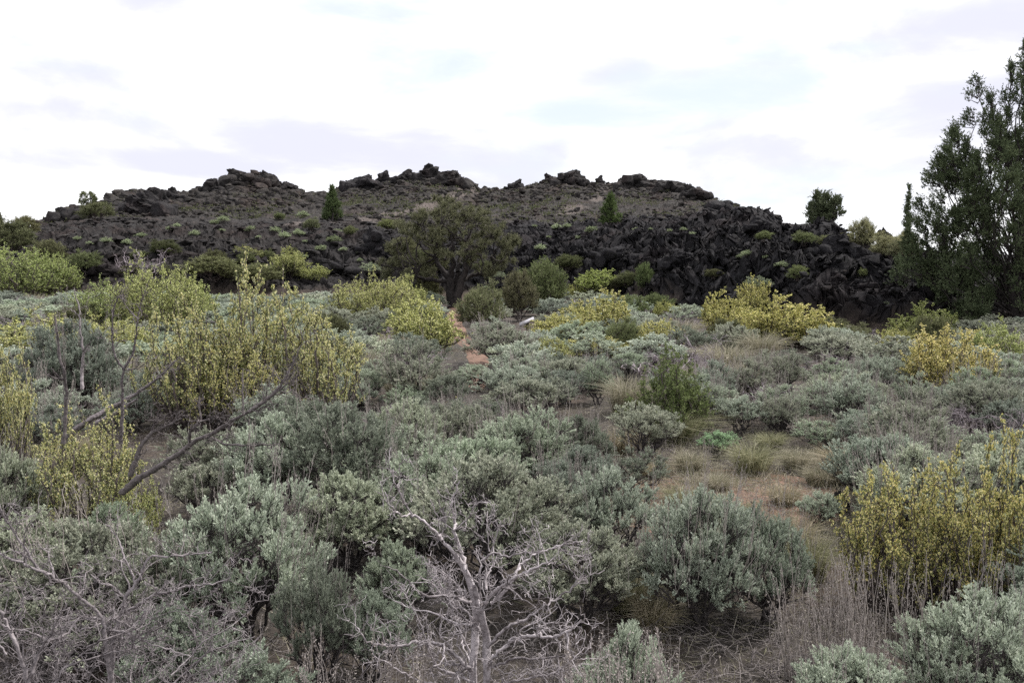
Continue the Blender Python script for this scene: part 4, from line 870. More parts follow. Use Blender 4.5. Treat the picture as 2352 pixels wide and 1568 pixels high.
# loose ground cover: dry grass and fallen twigs
def cover():
    rg = np.random.default_rng(5); g = MB(); n = 60000
    Y = 4.6+rg.random(n)**0.8*22; X = (rg.random(n)*2-1)*(0.64*Y+0.3)
    cx, cy = flat(1740, 1130)[:2]; m = 24000; X2 = cx+rg.normal(size=m)*1.5; Y2 = cy+rg.normal(size=m)*1.5
    Y = np.concatenate([Y, Y2]); X = np.concatenate([X, X2]); n = len(Y)
    dens = vnoise(np.stack([X*0.9, Y*0.9, 0*X], -1), 71); keep = rg.random(n) < 0.35+0.5*dens+0.25*(np.arange(n) > 60000); X, Y = X[keep], Y[keep]; n = len(X)
    Z = np.array([ground_z(x, y) for x, y in zip(X, Y)]); P = np.stack([X, Y, Z-0.01], -1)
    d = rg.normal(size=(n, 3))*0.55+np.array([0, 0, 0.9]); d[:, 2] = np.abs(d[:, 2]); h = 0.05+0.15*rg.random(n)**2+0.10*(vnoise(np.stack([X*2.2, Y*2.2, 0*X], -1), 12) > .25)*rg.random(n)
    kites(g, P, d, h, 0.006+0.003*rg.random(n), rg, 0.35, 0.2)
    # flat cast blades
    k = rg.integers(0, n, 25000); d2 = rg.normal(size=(25000, 3)); d2[:, 2] = 0.12; kites(g, P[k]+np.array([0, 0, 0.03]), d2, 0.10+0.1*rg.random(25000), 0.006, rg, 0.5, 0.2)
    tag(g.build('dry_grass', MAT['grass']), 'short dry tan and green grass between the shrubs', 'grass', kind='stuff')
    t = MB(); n = 26000; Y = 3.6+rg.random(n)**1.8*16; X = (rg.random(n)*2-1)*(0.64*Y+0.3); Z = np.array([ground_z(x, y) for x, y in zip(X, Y)])+0.03+0.08*rg.random(n)
    A = np.stack([X, Y, Z], -1); D = rg.normal(size=(n, 3)); D[:, 2] *= 0.25; B = A+unit(D)*(0.08+0.3*rg.random((n, 1))**2)
    P = paths(A, B, 5, rg, 0.12, 0.05); tubes(t, P, (0.0015+0.003*rg.random((n, 1))**2)*np.linspace(1, 0.5, 5)[None], 3)
    tag(t.build('twig_litter', MAT['litter']), 'fallen grey twigs and bark lying under the shrubs', 'twigs', kind='stuff')
    # low cushions dotting the mound
    c = MB(); n = 3600; uu = rg.uniform(120, 1760, n); ss = 6.9+2.05*rg.random(n); base = []
    for u, s in zip(uu, ss):
        i = int(np.searchsorted(TS[:, 0], s)); j = int(np.searchsorted(US, u)); base.append(TP[min(i, nR-1), j])
    base = np.array(base); dn = vnoise(base*0.18, 33); base = base[rg.random(n) < 0.5+dn]; n = len(base)
    k = np.repeat(np.arange(n), 14); q = base[k]+rg.normal(size=(len(k), 3))*np.array([.34, .34, .12])+np.array([0, 0, .08])
    kites(c, q, rg.normal(size=(len(k), 3))*.6+np.array([0, 0, 1]), 0.22, 0.14, rg, 0.6, 0.3)
    o = c.build('low_cushion_plants', MAT['mahog']); o.color = (.62, .66, .6, 1); tag(o, 'low olive cushion plants speckling the slope of the lava hill', 'ground cover', kind='stuff')
cover()

# ------------------------------------------------------------------ hand shaped dead wood
def smooth_line(P, n):
    P = np.asarray(P, float); t = np.concatenate([[0], np.cumsum(np.linalg.norm(np.diff(P, axis=0), axis=1))]); s = np.linspace(0, t[-1], n)
    Q = np.stack([np.interp(s, t, P[:, k]) for k in range(3)], -1)
    for _ in range(max(1, n//(len(P)*4))): Q[1:-1] = (Q[:-2]+2*Q[1:-1]+Q[2:])/4
    return Q
def limb(mb, pts, Y0, Y1, r0, r1, rg, tw=None, kinks=0.004):
    """a limb through picture places pts, running from distance Y0 to Y1; radii in metres; tw = twig count, length"""
    m = len(pts); P = np.array([px(u, v, Y0+(Y1-Y0)*(i/(m-1))+(rg.normal()*0.03 if 0 < i < m-1 else 0)) for i, (u, v) in enumerate(pts)])
    n = max(8, m*5); Q = smooth_line(P, n); Q[1:-1] += rg.normal(size=(n-2, 3))*kinks*min(1.0, r0/0.01)
    tubes(mb, Q[None], np.linspace(r0, r1, n)[None]*(1+0.10*rg.normal(size=(1, n))), 7 if r0 > 0.012 else 4, flute=0.18)
    if tw:
        cnt, ln = tw; B = Q; lev = 0; cur = [(Q, r0, r1)]
        f = rg.random(cnt)**0.8*(n-2)+1; i = np.minimum(f.astype(int), n-2); A = Q[i]; tg = unit(Q[i+1]-Q[i-1])
        rr = np.minimum(r0+(r1-r0)*i/n, 0.007)*0.5
        for lv in range(3):
            D = unit(tg*0.75+rg.normal(size=A.shape)*0.62+np.array([0, 0, 0.18])); E = A+D*(ln*(0.35+0.8*rg.random(len(A))))[:, None]
            Pp = paths(A, E, 7, rg, 0.13, 0.05); tubes(mb, Pp, rr[:, None]*np.linspace(1.2, 0.4, 7)[None], 4 if lv == 0 else 3)
            if lv == 2: break
            k = np.repeat(np.arange(len(A)), [3, 2][lv]); fi = rg.integers(1, 6, len(k)); A = Pp[k, fi]; tg = unit(Pp[k, fi+1]-Pp[k, fi]); rr = np.maximum(rr[k]*0.55, 0.0016); ln = ln*0.52 if lv == 0 else ln*0.6
def Z6(*p): return [(746.5+0.3776*x, 976.2+0.3776*y) for x, y in p]
def Z5(*p): return [(0.3662*x, 1091+0.3662*y) for x, y in p]
def Z4(*p): return [(0.3662*x, 689+0.3662*y) for x, y in p]
def Z1(*p): return [(0.3418*x, 315.8+0.3418*y) for x, y in p]
rg = np.random.default_rng(77); np.random.seed(77)
root = bpy.data.objects.new('dead_shrub', None); col.objects.link(root)
b0 = px(1110, 1600, 3.55); root.location = (b0[0], 3.6, 0)
tk = MB(); lm = MB()
Y = 3.45
limb(tk, [(1090, 2350)]+Z6((900, 1650), (905, 1400), (918, 1250), (930, 1100), (893, 960), (843, 860), (790, 780)), Y+.12, Y, 0.0279, 0.0128, rg, (5, 0.24), .002)
limb(tk, [(1125, 2350)]+Z6((990, 1650), (985, 1450), (990, 1300), (962, 1180), (940, 1080), (905, 980)), Y+.05, Y-.03, 0.0243, 0.0142, rg, (4, 0.24), .002)
limb(lm, Z6((800, 790), (720, 700), (640, 620), (590, 570), (530, 545), (450, 550), (400, 480), (365, 405)), Y, Y-.25, 0.0084, .0025, rg, (7, 0.15))
limb(lm, Z6((535, 545), (480, 470), (430, 360), (400, 280), (385, 200)), Y-.15, Y-.2, 0.0036, .002, rg, (4, 0.10))
limb(lm, Z6((858, 880), (835, 800), (815, 730), (785, 640), (795, 590), (760, 480), (800, 400), (820, 340)), Y, Y+.1, 0.0090, .003, rg, (7, 0.14))
limb(lm, Z6((785, 640), (870, 570), (910, 500), (960, 450)), Y, Y-.15, 0.0042, .002, rg, (4, 0.11))
limb(lm, Z6((790, 640), (720, 590), (670, 530), (640, 450)), Y, Y+.15, 0.0036, .002, rg, (4, 0.11))
limb(lm, Z6((965, 1100), (1030, 1000), (1100, 960), (1200, 900), (1300, 860), (1400, 800)), Y, Y-.3, 0.0090, .003, rg, (9, 0.19))
limb(lm, Z6((1010, 1080), (1100, 1000), (1165, 900), (1190, 840), (1260, 790), (1340, 760), (1430, 730), (1570, 700)), Y-.02, Y+.15, 0.0078, .002, rg, (10, 0.16))
limb(lm, Z6((955, 1080), (935, 930), (960, 820), (1010, 770), (1060, 780), (1110, 800), (1200, 775), (1330, 765)), Y, Y-.15, 0.0060, .003, rg, (7, 0.14))
limb(lm, Z6((1010, 770), (1040, 680), (1070, 590)), Y-.08, Y-.1, 0.0030, .002, rg, (4, 0.10)); limb(lm, Z6((1000, 765), (985, 620), (990, 520)), Y-.08, Y, 0.0024, .0015, rg, (4, 0.10))
limb(lm, Z6((890, 1075), (800, 1045), (700, 1035), (620, 1040), (560, 1000), (500, 940), (430, 880), (380, 860)), Y, Y-.3, 0.0072, .002, rg, (10, 0.17))
limb(lm, Z6((900, 1500), (850, 1450), (780, 1390), (700, 1330), (620, 1310), (520, 1330), (380, 1350), (240, 1300)), Y, Y-.3, 0.0096, .004, rg, (10, 0.19))
limb(lm, Z6((985, 1500), (1020, 1420), (1080, 1350), (1160, 1290), (1280, 1270), (1400, 1290), (1500, 1230), (1560, 1180)), Y, Y-.35, 0.0096, .004, rg, (10, 0.19))
limb(lm, Z6((985, 1350), (1100, 1230), (1220, 1180), (1320, 1100), (1400, 1060), (1500, 990), (1600, 910), (1700, 880)), Y, Y+.2, 0.0078, .002, rg, (11, 0.19))
limb(lm, Z6((990, 1480), (1150, 1410), (1300, 1420), (1450, 1400), (1560, 1410)), Y, Y-.2, 0.0060, .003, rg, (8, 0.19))
limb(lm, Z6((905, 1560), (800, 1520), (700, 1480), (640, 1400), (600, 1250), (530, 1100)), Y, Y-.3, 0.0060, .002, rg, (9, 0.17))
limb(lm, Z6((990, 1620), (1100, 1560), (1250, 1540), (1400, 1500), (1520, 1420)), Y, Y-.3, 0.0060, .002, rg, (9, 0.19))
limb(lm, Z6((900, 1620), (780, 1600), (600, 1560), (430, 1480), (300, 1400)), Y, Y-.3, 0.0060, .002, rg, (9, 0.19))
for q in range(9):
    a = -1.25+q*0.16+rg.normal()*.06; L_ = rg.uniform(330, 560); bx = 905+rg.uniform(-10, 80); by = rg.uniform(1000, 1560)
    pts = [(bx, by)]+[(bx+L_*t*math.sin(a)+rg.normal()*14, by-L_*t*abs(math.cos(a))*0.75+rg.normal()*14) for t in (.25, .5, .75, 1)]
    limb(lm, Z6(*pts), Y+.1, Y+rg.uniform(.05, .5), .006, .0018, rg, (6, 0.16))
for nm, m_ in (('trunk', tk), ('limbs', lm)):
    o = m_.build(nm, MAT['dead'], root); o.matrix_parent_inverse = Matrix.Translation(root.location).inverted(); o.color = (1.08, 1.05, 1.08, 1)
tag(root, 'bleached bare dead shrub with forked trunk at the bottom centre', 'dead shrub')

root = bpy.data.objects.new('dead_thicket', None); col.objects.link(root); root.location = (-1.5, 3.7, 0); Y = 3.7
lm = MB()
limb(lm, Z5((700, 1900), (690, 1500), (700, 1250), (715, 1000), (760, 880), (790, 760), (850, 680), (900, 600), (930, 500), (1060, 510), (1180, 500), (1330, 480)), Y, Y-.1, 0.0161, 0.0023, rg, (13, .2), .003)
limb(lm, Z5((850, 680), (800, 560), (740, 400), (680, 310)), Y, Y+.05, 0.0056, 0.0023, rg, (6, .16))
limb(lm, Z5((760, 870), (900, 790), (980, 740), (1100, 720), (1190, 690), (1320, 680), (1450, 640)), Y-.03, Y-.2, 0.0068, 0.0023, rg, (11, .18))
limb(lm, Z5((765, 750), (700, 690), (640, 680), (570, 620)), Y, Y-.15, 0.0050, 0.0023, rg, (4, .15))
limb(lm, Z5((690, 1300), (660, 980), (640, 880), (540, 800), (430, 700), (350, 650), (250, 600), (130, 540), (0, 490), (-150, 420)), Y-.1, Y-.35, 0.0112, 0.0045, rg, (13, .2))
limb(lm, Z5((250, 600), (150, 440), (60, 320), (-20, 160)), Y-.25, Y-.3, 0.0062, 0.0037, rg, (7, .18))
limb(lm, Z5((180, 1900), (180, 1300), (100, 1060), (40, 920), (0, 860), (-80, 700)), Y-.45, Y-.5, 0.0112, 0.0060, rg, (8, .2))
limb(lm, Z5((180, 1300), (260, 1080), (330, 980), (420, 800)), Y-.45, Y-.4, 0.0074, 0.0023, rg, (7, .18))
limb(lm, Z5((680, 970), (800, 980), (920, 1050), (1040, 1080), (1200, 1140)), Y-.1, Y-.25, 0.0056, 0.0023, rg, (7, .18))
limb(lm, Z5((650, 900), (500, 880), (420, 1000), (300, 1040), (150, 960), (-20, 980)), Y-.05, Y-.3, 0.0068, 0.0030, rg, (9, .2))
limb(lm, Z5((250, 1500), (400, 1200), (560, 1150), (760, 1100), (950, 1060)), Y-.3, Y-.1, 0.0062, 0.0023, rg, (9, .2))
limb(lm, Z5((900, 1600), (980, 1400), (1150, 1250), (1280, 1120), (1440, 1050), (1600, 1010)), Y-.1, Y, 0.0074, 0.0023, rg, (12, .22))
for q in range(34):
    bx, by = rg.uniform(-60, 1350), rg.uniform(900, 1700); a = rg.uniform(-1.3, 1.3); L_ = rg.uniform(250, 620)
    pts = [(bx, by)]+[(bx+L_*t*math.sin(a)+rg.normal()*18, by-L_*t*(0.15+abs(math.cos(a))*0.7)+rg.normal()*18) for t in (.25, .5, .75, 1)]
    limb(lm, Z5(*pts), Y+rg.uniform(-.4, .5), Y+rg.uniform(-.4, .5), rg.uniform(.0035, .007), .0018, rg, (6, .2))
o = lm.build('branches', MAT['dead'], root); o.matrix_parent_inverse = Matrix.Translation(root.location).inverted(); o.color = (.74, .71, .73, 1)
tag(root, 'tangled thicket of bare grey-lilac branches filling the bottom left corner', 'dead shrub')

def dead_piece(name, label, cat, limbs, colr=(1, 1, 1), group=None):
    m_ = MB()
    for pts, Y0, Y1, r0, r1, tw in limbs: limb(m_, pts, Y0, Y1, r0, r1, rg, tw, .003)
    o = m_.build(name, MAT['dead']); o.color = (*colr, 1); return tag(o, label, cat, group)
dead_piece('dead_branch', 'long dark dead branch leaning up to the right at left centre', 'dead branch', [
 (Z4((760, 1210), (860, 1120), (1000, 1040), (1120, 960), (1220, 880), (1340, 830), (1430, 770), (1520, 720), (1600, 680), (1700, 600), (1780, 540), (1870, 470)), 6.6, 6.3, .027, .004, (26, .24)),
 (Z4((1560, 700), (1650, 640), (1740, 560), (1800, 470), (1860, 350), (1890, 260)), 6.35, 6.4, .014, .004, (14, .22)),
 (Z4((1190, 890), (1190, 820), (1240, 770), (1330, 740), (1400, 700)), 6.45, 6.3, .014, .004, (10, .18)),
 (Z4((1330, 860), (1400, 900), (1500, 910), (1620, 910), (1750, 905)), 6.4, 6.2, .010, .004, (10, .18)),
 (Z4((1530, 715), (1520, 560), (1525, 430)), 6.35, 6.35, .007, .003, (6, .14)), (Z4((1265, 760), (1250, 680), (1255, 600)), 6.35, 6.35, .007, .003, (5, .12))], (.5, .47, .47))
dead_piece('dead_branch', 'shorter dark dead branch left of the long leaning one', 'dead branch', [
 (Z4((820, 1100), (880, 920), (950, 830), (1040, 790), (1140, 740)), 6.9, 6.8, .026, .005, (14, .2)), (Z4((950, 830), (975, 760), (940, 720)), 6.85, 6.8, .010, .004, (8, .2))], (.45, .42, .42))
dead_piece('dead_log', 'pale grey fallen trunk slanting behind the front yellow bush', 'log', [
 (Z4((380, 940), (430, 840), (560, 750), (700, 670), (850, 590), (1000, 480), (1130, 350)), 8.2, 8.6, .034, .005, (10, .25)), (Z4((600, 780), (700, 720), (860, 620)), 8.1, 8.1, .03, .01, None)], (.8, .76, .79))
dead_piece('dead_snag', 'forked bare snag with a high right-hand prong before the big yellow clump', 'snag', [
 (Z4((760, 900), (770, 640), (765, 500), (778, 430), (830, 350), (855, 230), (865, 120))+Z1((925, 1215), (960, 1080), (1005, 950)), 7.6, 7.6, 0.0150, 0.0024, (12, .2)),
 (Z4((775, 430), (720, 360), (705, 250), (705, 120))+Z1((770, 1130), (840, 980)), 7.6, 7.5, 0.0105, 0.0032, (10, .2)),
 (Z4((862, 115), (800, 50))+Z1((808, 1070)), 7.6, 7.55, 0.0060, 0.0024, (3, .15)), (Z4((785, 440), (870, 430), (930, 380), (960, 330)), 7.6, 7.4, 0.0067, 0.0024, (6, .15))], (.62, .58, .6))
dead_piece('dead_snag', 'tall thin white-tipped snag standing before the grey domed sagebrush', 'snag', [
 (Z4((515, 560), (515, 440), (525, 310), (500, 200), (500, 70))+Z1((540, 1170), (515, 1090), (498, 1010)), 7.9, 7.9, 0.0150, 0.0032, (6, .15)), (Z4((520, 320), (580, 250)), 7.9, 7.8, 0.0075, 0.0032, None)], (.8, .76, .78))
dead_piece('dead_snag', 'short blunt dark snag left of the tall thin snag', 'snag', [
 (Z4((400, 900), (420, 560), (400, 430), (375, 350), (360, 200), (345, 100)), 7.4, 7.4, 0.0165, 0.0080, (6, .12)), (Z4((405, 500), (380, 495), (320, 425)), 7.4, 7.3, 0.0120, 0.0048, None), (Z4((400, 500), (340, 490), (275, 445)), 7.4, 7.3, 0.0090, 0.0032, None)], (.45, .42, .42))
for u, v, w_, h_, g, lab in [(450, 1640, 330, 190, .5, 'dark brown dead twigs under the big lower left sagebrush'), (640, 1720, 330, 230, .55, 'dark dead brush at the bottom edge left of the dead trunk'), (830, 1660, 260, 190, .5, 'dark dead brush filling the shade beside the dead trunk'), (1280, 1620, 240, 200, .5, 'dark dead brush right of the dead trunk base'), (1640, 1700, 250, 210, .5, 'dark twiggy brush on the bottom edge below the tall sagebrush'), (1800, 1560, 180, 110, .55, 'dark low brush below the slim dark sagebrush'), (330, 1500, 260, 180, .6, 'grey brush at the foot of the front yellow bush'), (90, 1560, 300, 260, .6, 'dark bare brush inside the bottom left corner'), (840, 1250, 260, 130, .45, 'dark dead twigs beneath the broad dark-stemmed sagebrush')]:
    bypx('dead', u, v, w_, h_, 'dead_sagebrush', 'dead shrub', lab, 'bare grey dead shrubs on the flat', tint=(g, g*.95, g*.94))  # dark tint puts the deep shadow of the gaps into the twig colour
for i, (u, v, w_, h_, lab) in enumerate([(1770, 965, 110, 100, 'dead shrub with a dark forked stem in the right middle distance'), (2190, 975, 190, 70, 'low bleached dead shrub below the brightest yellow bush'),
   (1940, 815, 120, 80, 'lilac-grey bare shrub before the black lava at right'), (330, 640, 110, 90, 'pale bare dead shrub before the left lava flow'), (45, 800, 150, 110, 'grey bare shrub on the left edge above the yellow band'),
   (1600, 880, 150, 110, 'fanning bare grey shrub right of the upright green shrub'), (2330, 840, 60, 120, 'bare pale shrub at the right edge below the juniper'), (2130, 1000, 150, 60, 'low grey brush in front of the brightest yellow bush'),
   (1720, 1230, 150, 60, 'dark twiggy low shrub at the near edge of the clearing'), (1500, 1060, 120, 50, 'low dark twigs at the left side of the clearing'), (1300, 800, 110, 50, 'dark bare shrub under the yellow bush beside the sign')]):
    g = [1, 1.05, .85, 1.05, .9, .8, 1.1, .9, .7, .6, .6][i]
    bypx('dead', u, v, w_, h_, 'dead_sagebrush', 'dead shrub', lab, 'bare grey dead shrubs on the flat', tint=(g, g*.93, g))
# stalks rising at the bottom edge
sm = MB(); n = 64; uu = np.where(rg.random(n) < .4, rg.uniform(680, 1000, n), rg.uniform(1280, 1560, n)); AA = []; BB = []
for u in uu:
    Yq = rg.uniform(3.0, 3.5); a = px(u, 1640, Yq); q = px(u+rg.normal()*30, rg.uniform(1430, 1550), Yq+rg.normal()*.05); AA.append(a); BB.append(q)
AA = np.array(AA); BB = np.array(BB); P = paths(AA, BB, 6, rg, .05, .01); tubes(sm, P, np.full((n, 1), .0022)*np.linspace(1.2, .5, 6)[None], 3)
n2_ = 110; u2 = rg.uniform(1800, 2110, n2_); A2 = np.array([px(u, 1560, 4.7) for u in u2]); B2 = np.array([px(u+rg.normal()*26, rg.uniform(1255, 1420), 4.7+rg.normal()*.15) for u in u2]); AA = np.concatenate([AA, A2]); BB = np.concatenate([BB, B2]); P = paths(A2, B2, 6, rg, .05, .01); tubes(sm, P, np.full((n2_, 1), .0026)*np.linspace(1.2, .5, 6)[None], 3); n += n2_
k = np.repeat(np.arange(n), 40); t = .4+.6*rg.random(len(k)); kites(sm, AA[k]*(1-t)[:, None]+BB[k]*t[:, None]+rg.normal(size=(len(k), 3))*.004, (BB-AA)[k]+rg.normal(size=(len(k), 3))*.2, .012, .005, rg)
tag(sm.build('dry_seed_stalks', MAT['stalk']), 'thin dry pinkish grey seed stalks rising near the bottom edge', 'dry stalks', kind='stuff')

# ------------------------------------------------------------------ trees
def limb3(mb, A, B, r0, r1, rg, bow=.08, jit=.02, K=12, sides=8, dirA=None):
    P = paths(np.array([A]), np.array([B]), K, rg, bow, jit, dirA=None if dirA is None else np.array([dirA])); tubes(mb, P, np.linspace(r0, r1, K)[None], sides, flute=.12); return P[0]
def mahogany():
    rg = np.random.default_rng(9); np.random.seed(9)
    b = at(1045, 706); s = b[1]/F; root = bpy.data.objects.new('spreading_tree', None); col.objects.link(root); root.location = b
    X = lambda u, v, dy=0: np.array([(u-1045)*s, dy, (706-v)*s])
    tr = MB(); lf = MB()
    t1 = limb3(tr, X(1043, 712), X(1033, 640), .30, .20, rg, .05, .01); t2 = limb3(tr, X(1047, 712), X(1062, 640, -.3), .26, .18, rg, .05, .01)
    t3 = limb3(tr, X(1040, 690, .2), X(1050, 625, .5), .2, .14, rg)
    forks = [limb3(tr, t1[-1], X(1000, 590, .5), .17, .09, rg)[-1], limb3(tr, t1[-1], X(1040, 560, -.6), .16, .09, rg)[-1], limb3(tr, t2[-1], X(1095, 580, .3), .16, .09, rg)[-1], limb3(tr, t2[-1], X(1075, 560, -1.0), .15, .08, rg)[-1], limb3(tr, t3[-1], X(1060, 560, 1.3), .13, .07, rg)[-1], limb3(tr, X(1036, 650), X(960, 630, -.8), .12, .07, rg)[-1], limb3(tr, X(1055, 650), X(1130, 620, .4), .12, .07, rg)[-1]]
    # crown masses (u, v, radius u, radius v)
    CL = [(1035, 490, 48, 22), (985, 508, 34, 18), (1085, 500, 48, 20), (1128, 532, 36, 20), (1160, 568, 30, 18), (950, 535, 30, 15), (918, 572, 30, 14), (1035, 532, 60, 22), (995, 560, 40, 20), (1095, 560, 45, 22), (1145, 598, 36, 16), (905, 606, 32, 12), (950, 600, 36, 14), (1012, 588, 36, 16), (1080, 592, 36, 14), (935, 640, 30, 10), (975, 625, 30, 12), (1118, 622, 36, 12), (1020, 468, 26, 9), (1176, 552, 16, 10), (925, 522, 16, 8), (890, 632, 14, 8)]
    C = []; 
    for u, v, ru, rv in CL:
        for k in range(int(ru*rv/46)+6):
            d = unit(rg.normal(size=3)); q = 0.45+.55*rg.random(); p = X(u, v)+d*np.array([ru, ru*1.0, rv])*s*q
            wdt = max(.2, 1-abs(u-1045)/190.)
            p[1] += rg.normal()*1.55*wdt; C.append(p)
    C = np.array(C); forks = np.array(forks)
    # two levels of limbs
    k2 = 60; c2 = C[rg.choice(len(C), k2, replace=False)]; g = np.argmin(((C[:, None]-c2[None])**2).sum(-1), 1); c2 = np.array([C[g == q].mean(0) if (g == q).any() else c2[q] for q in range(k2)]); c2[:, 2] -= .15
    f = np.argmin((((c2[:, None]-forks[None])*np.array([1, 1, .6]))**2).sum(-1), 1)
    P = paths(forks[f], c2, 8, rg, .1, .03); tubes(tr, P, .05*np.linspace(1.2, .5, 8)[None].repeat(k2, 0), 5)
    P = paths(c2[g], C, 6, rg, .1, .03); tubes(tr, P, .022*np.linspace(1.2, .4, 6)[None].repeat(len(C), 0), 4)
    nt = 19; ct = np.repeat(np.arange(len(C)), nt); n = len(ct); o_ = unit(C-np.array([0, 0, 1.5]))
    td = unit(o_[ct]*.7+np.array([0, 0, .25])+rg.normal(size=(n, 3))*.65); tip = C[ct]+td*(.14+.22*rg.random((n, 1))); Pt = paths(C[ct], tip, 3, rg, .05, .02); tubes(tr, Pt, .006*np.linspace(1.2, .5, 3)[None].repeat(n, 0), 3)
    kk = np.repeat(np.arange(n), 15); t = rg.random((len(kk), 1))*1.05; pos = C[ct][kk]*(1-t)+tip[kk]*t+rg.normal(size=(len(kk), 3))*.025
    kites(lf, pos, td[kk]+rg.normal(size=(len(kk), 3))*.7, .065*(.6+.8*rg.random(len(kk))), .03, rg)
    tr.build('trunk', MAT['bark'], root, True); lf.build('crown', MAT['mahog'], root)
    tag(root, 'spreading dark olive tree with forked trunk standing in front of the lava hill', 'tree')
mahogany()
def lobed_tree(name, label, u0, v0, Y, lobes, dens, leaf, depth, rg, trunk=None, mat='junip', clump=.16, tint_=(1, 1, 1), grp=None, pt=None, tr0=.3, fat=1.0):
    """conifer built of upright lobes: (u, v top, v bottom, half width)"""
    b = px(u0, v0, Y) if pt is None else pt; Y = b[1]; s = Y/F; root = bpy.data.objects.new(name, None); col.objects.link(root); root.location = b
    tr = MB(); lf = MB(); C = []; AX = []
    top = min(l[1] for l in lobes); H = (v0-top)*s
    for (u, vt, vb, hw) in lobes:
        hw *= fat
        x, zt, zb, r = (u-u0)*s, (v0-vt)*s, (v0-vb)*s, hw*s; dy = rg.normal()*depth*.5 if hw < 60 or depth < 1 else 0
        n = max(12, int(dens*(zt-zb)*r*3.2)); t = rg.random(n)**.85; prof = np.clip(np.sin(np.clip(.12+t*.95, 0, 1)*math.pi)**.6, .0, 1)*(1-t*.45)
        prof = np.where(t > .9, prof*(1.0-(t-.9)*6), prof); a = rg.random(n)*6.283; q = (.35+.65*rg.random(n)**.5)*(1+.28*vnoise(np.stack([np.cos(a)*2, np.sin(a)*2+x, t*9], -1), 5))
        P = np.stack([x+np.cos(a)*r*prof*q, dy+np.sin(a)*r*prof*q, zb+(zt-zb)*t], -1); C.append(P)
        AX.append(np.stack([np.full(n, x*.9), np.full(n, dy*.9), zb+(zt-zb)*np.clip(t-.18, 0, 1)], -1))
        zm = max(zb*.5, .08*H); A = np.array([0, 0, zm*.6]) if trunk is None else np.array([(trunk-u0)*s, 0, zm*.6]); M = np.array([x*.85, dy*.85, zb+(zt-zb)*.15]); tp = np.array([x, dy, zt-.04*(zt-zb)])
        rr = max(.010, min(.05*H, .12*r+.01)*.3); q1 = limb3(tr, A, M, rr*1.5, rr, rg, .08, .015, 10, 6); limb3(tr, M, tp, rr, rr*.12, rg, .03, .01, 10, 5)
    tx = 0 if trunk is None else (trunk-u0)*s
    limb3(tr, (tx, 0, -.15), (tx, 0, H*.45), tr0, tr0*.5, rg, .03, .01, 12, 9)
    C = np.concatenate(C); AX = np.concatenate(AX); n = len(C)
    Pb = paths(AX, C, 5, rg, .08, .03); tubes(tr, Pb, (leaf*.22)*np.linspace(1.3, .5, 5)[None].repeat(n, 0), 3)
    nt = 9; ct = np.repeat(np.arange(n), nt); m = len(ct); o_ = unit(C-AX)
    td = unit(o_[ct]*.55+np.array([0, 0, .65])+rg.normal(size=(m, 3))*.5); cl = clump*(.6+.8*rg.random(n))
    A = C[ct]+rg.normal(size=(m, 3))*clump*.22; tip = A+td*(cl[ct]*(.6+.6*rg.random(m)))[:, None]
    per = 9; kk = np.repeat(np.arange(m), per); t = rg.random((len(kk), 1)); pos = A[kk]*(1-t)+tip[kk]*t
    base = (rg.random(n)*.4)[ct][kk]
    kites(lf, pos, td[kk]*1.2+rg.normal(size=(len(kk), 3))*.5, leaf*(.6+.8*rg.random(len(kk))), leaf*.38, rg, .5, .3, np.clip(base+.6*rg.random(len(kk)), 0, 1))
    tr.build('trunk', MAT['bark'], root, True); o = lf.build('crown', MAT[mat], root); o.color = (*tint_, 1)
    return tag(root, label, 'tree', grp)
rg = np.random.default_rng(12); np.random.seed(12)
pj = at(2290, 775, 2.0)
JL = [(2146, 364, 470, 17), (2214, 322, 440, 20), (2236, 350, 480, 20), (2128, 440, 520, 13), (2300, 208, 330, 18), (2275, 268, 345, 16), (2246, 290, 330, 11), (2345, 96, 230, 20), (2360, 60, 300, 26), (2320, 150, 260, 18), (2180, 372, 470, 20)]
BL = [(100, 2338), (160, 2318), (215, 2300), (270, 2284), (320, 2290), (350, 2196), (380, 2142), (420, 2122), (470, 2120), (510, 2134), (545, 2108), (575, 2078), (620, 2076), (660, 2104), (700, 2146), (760, 2196)]
for v in range(120, 780, 30):
    lb = float(np.interp(v, [a for a, b in BL], [b for a, b in BL])); k = int((2480-lb)/33)+1
    for q in range(k):
        u = lb+16+q*33+rg.uniform(-13, 13)
        if (2246 < u < 2302 and 310 < v < 450) or rg.random() < (.16 if v < 520 else .05): continue
        JL.append((u, v-rg.uniform(38, 72), v+rg.uniform(8, 24), rg.uniform(15, 25)))
lobed_tree('juniper', 'big dark juniper with several pointed tops at the right picture edge', 2290, 775, 32, JL,
 19, .07, 2.6, rg, 2345, clump=.23, pt=pj, tr0=.42, fat=1.1)
GJ = 'small junipers on and around the lava hill'
def small(label, u, v, lobes, smin, **kw):
    p = at(u, v, smin); return lobed_tree('juniper', label, u, v, p[1], lobes, 9, .17, .6, rg, pt=p, grp=GJ, clump=.34, tr0=.14, **kw)
small('conical juniper on the slope below the left end of the middle summit', 765, 508, [(764, 434, 506, 17), (772, 465, 507, 15), (755, 468, 507, 14)], 5.2, tint_=(.62, .74, .62), mat='green')
small('conical juniper on the slope below the fourth summit', 1397, 517, [(1398, 455, 516, 14), (1388, 475, 516, 11), (1407, 474, 516, 11)], 5.2, tint_=(.66, .80, .60), mat='green')
small('round-headed juniper on the skyline left of the pale bushes', 1880, 530, [(1870, 448, 500, 20), (1888, 450, 505, 20), (1856, 475, 520, 17), (1903, 462, 500, 18), (1912, 470, 495, 12), (1875, 475, 528, 28), (1895, 490, 526, 22)], 4.6, tint_=(1.0, .95, 1.0))
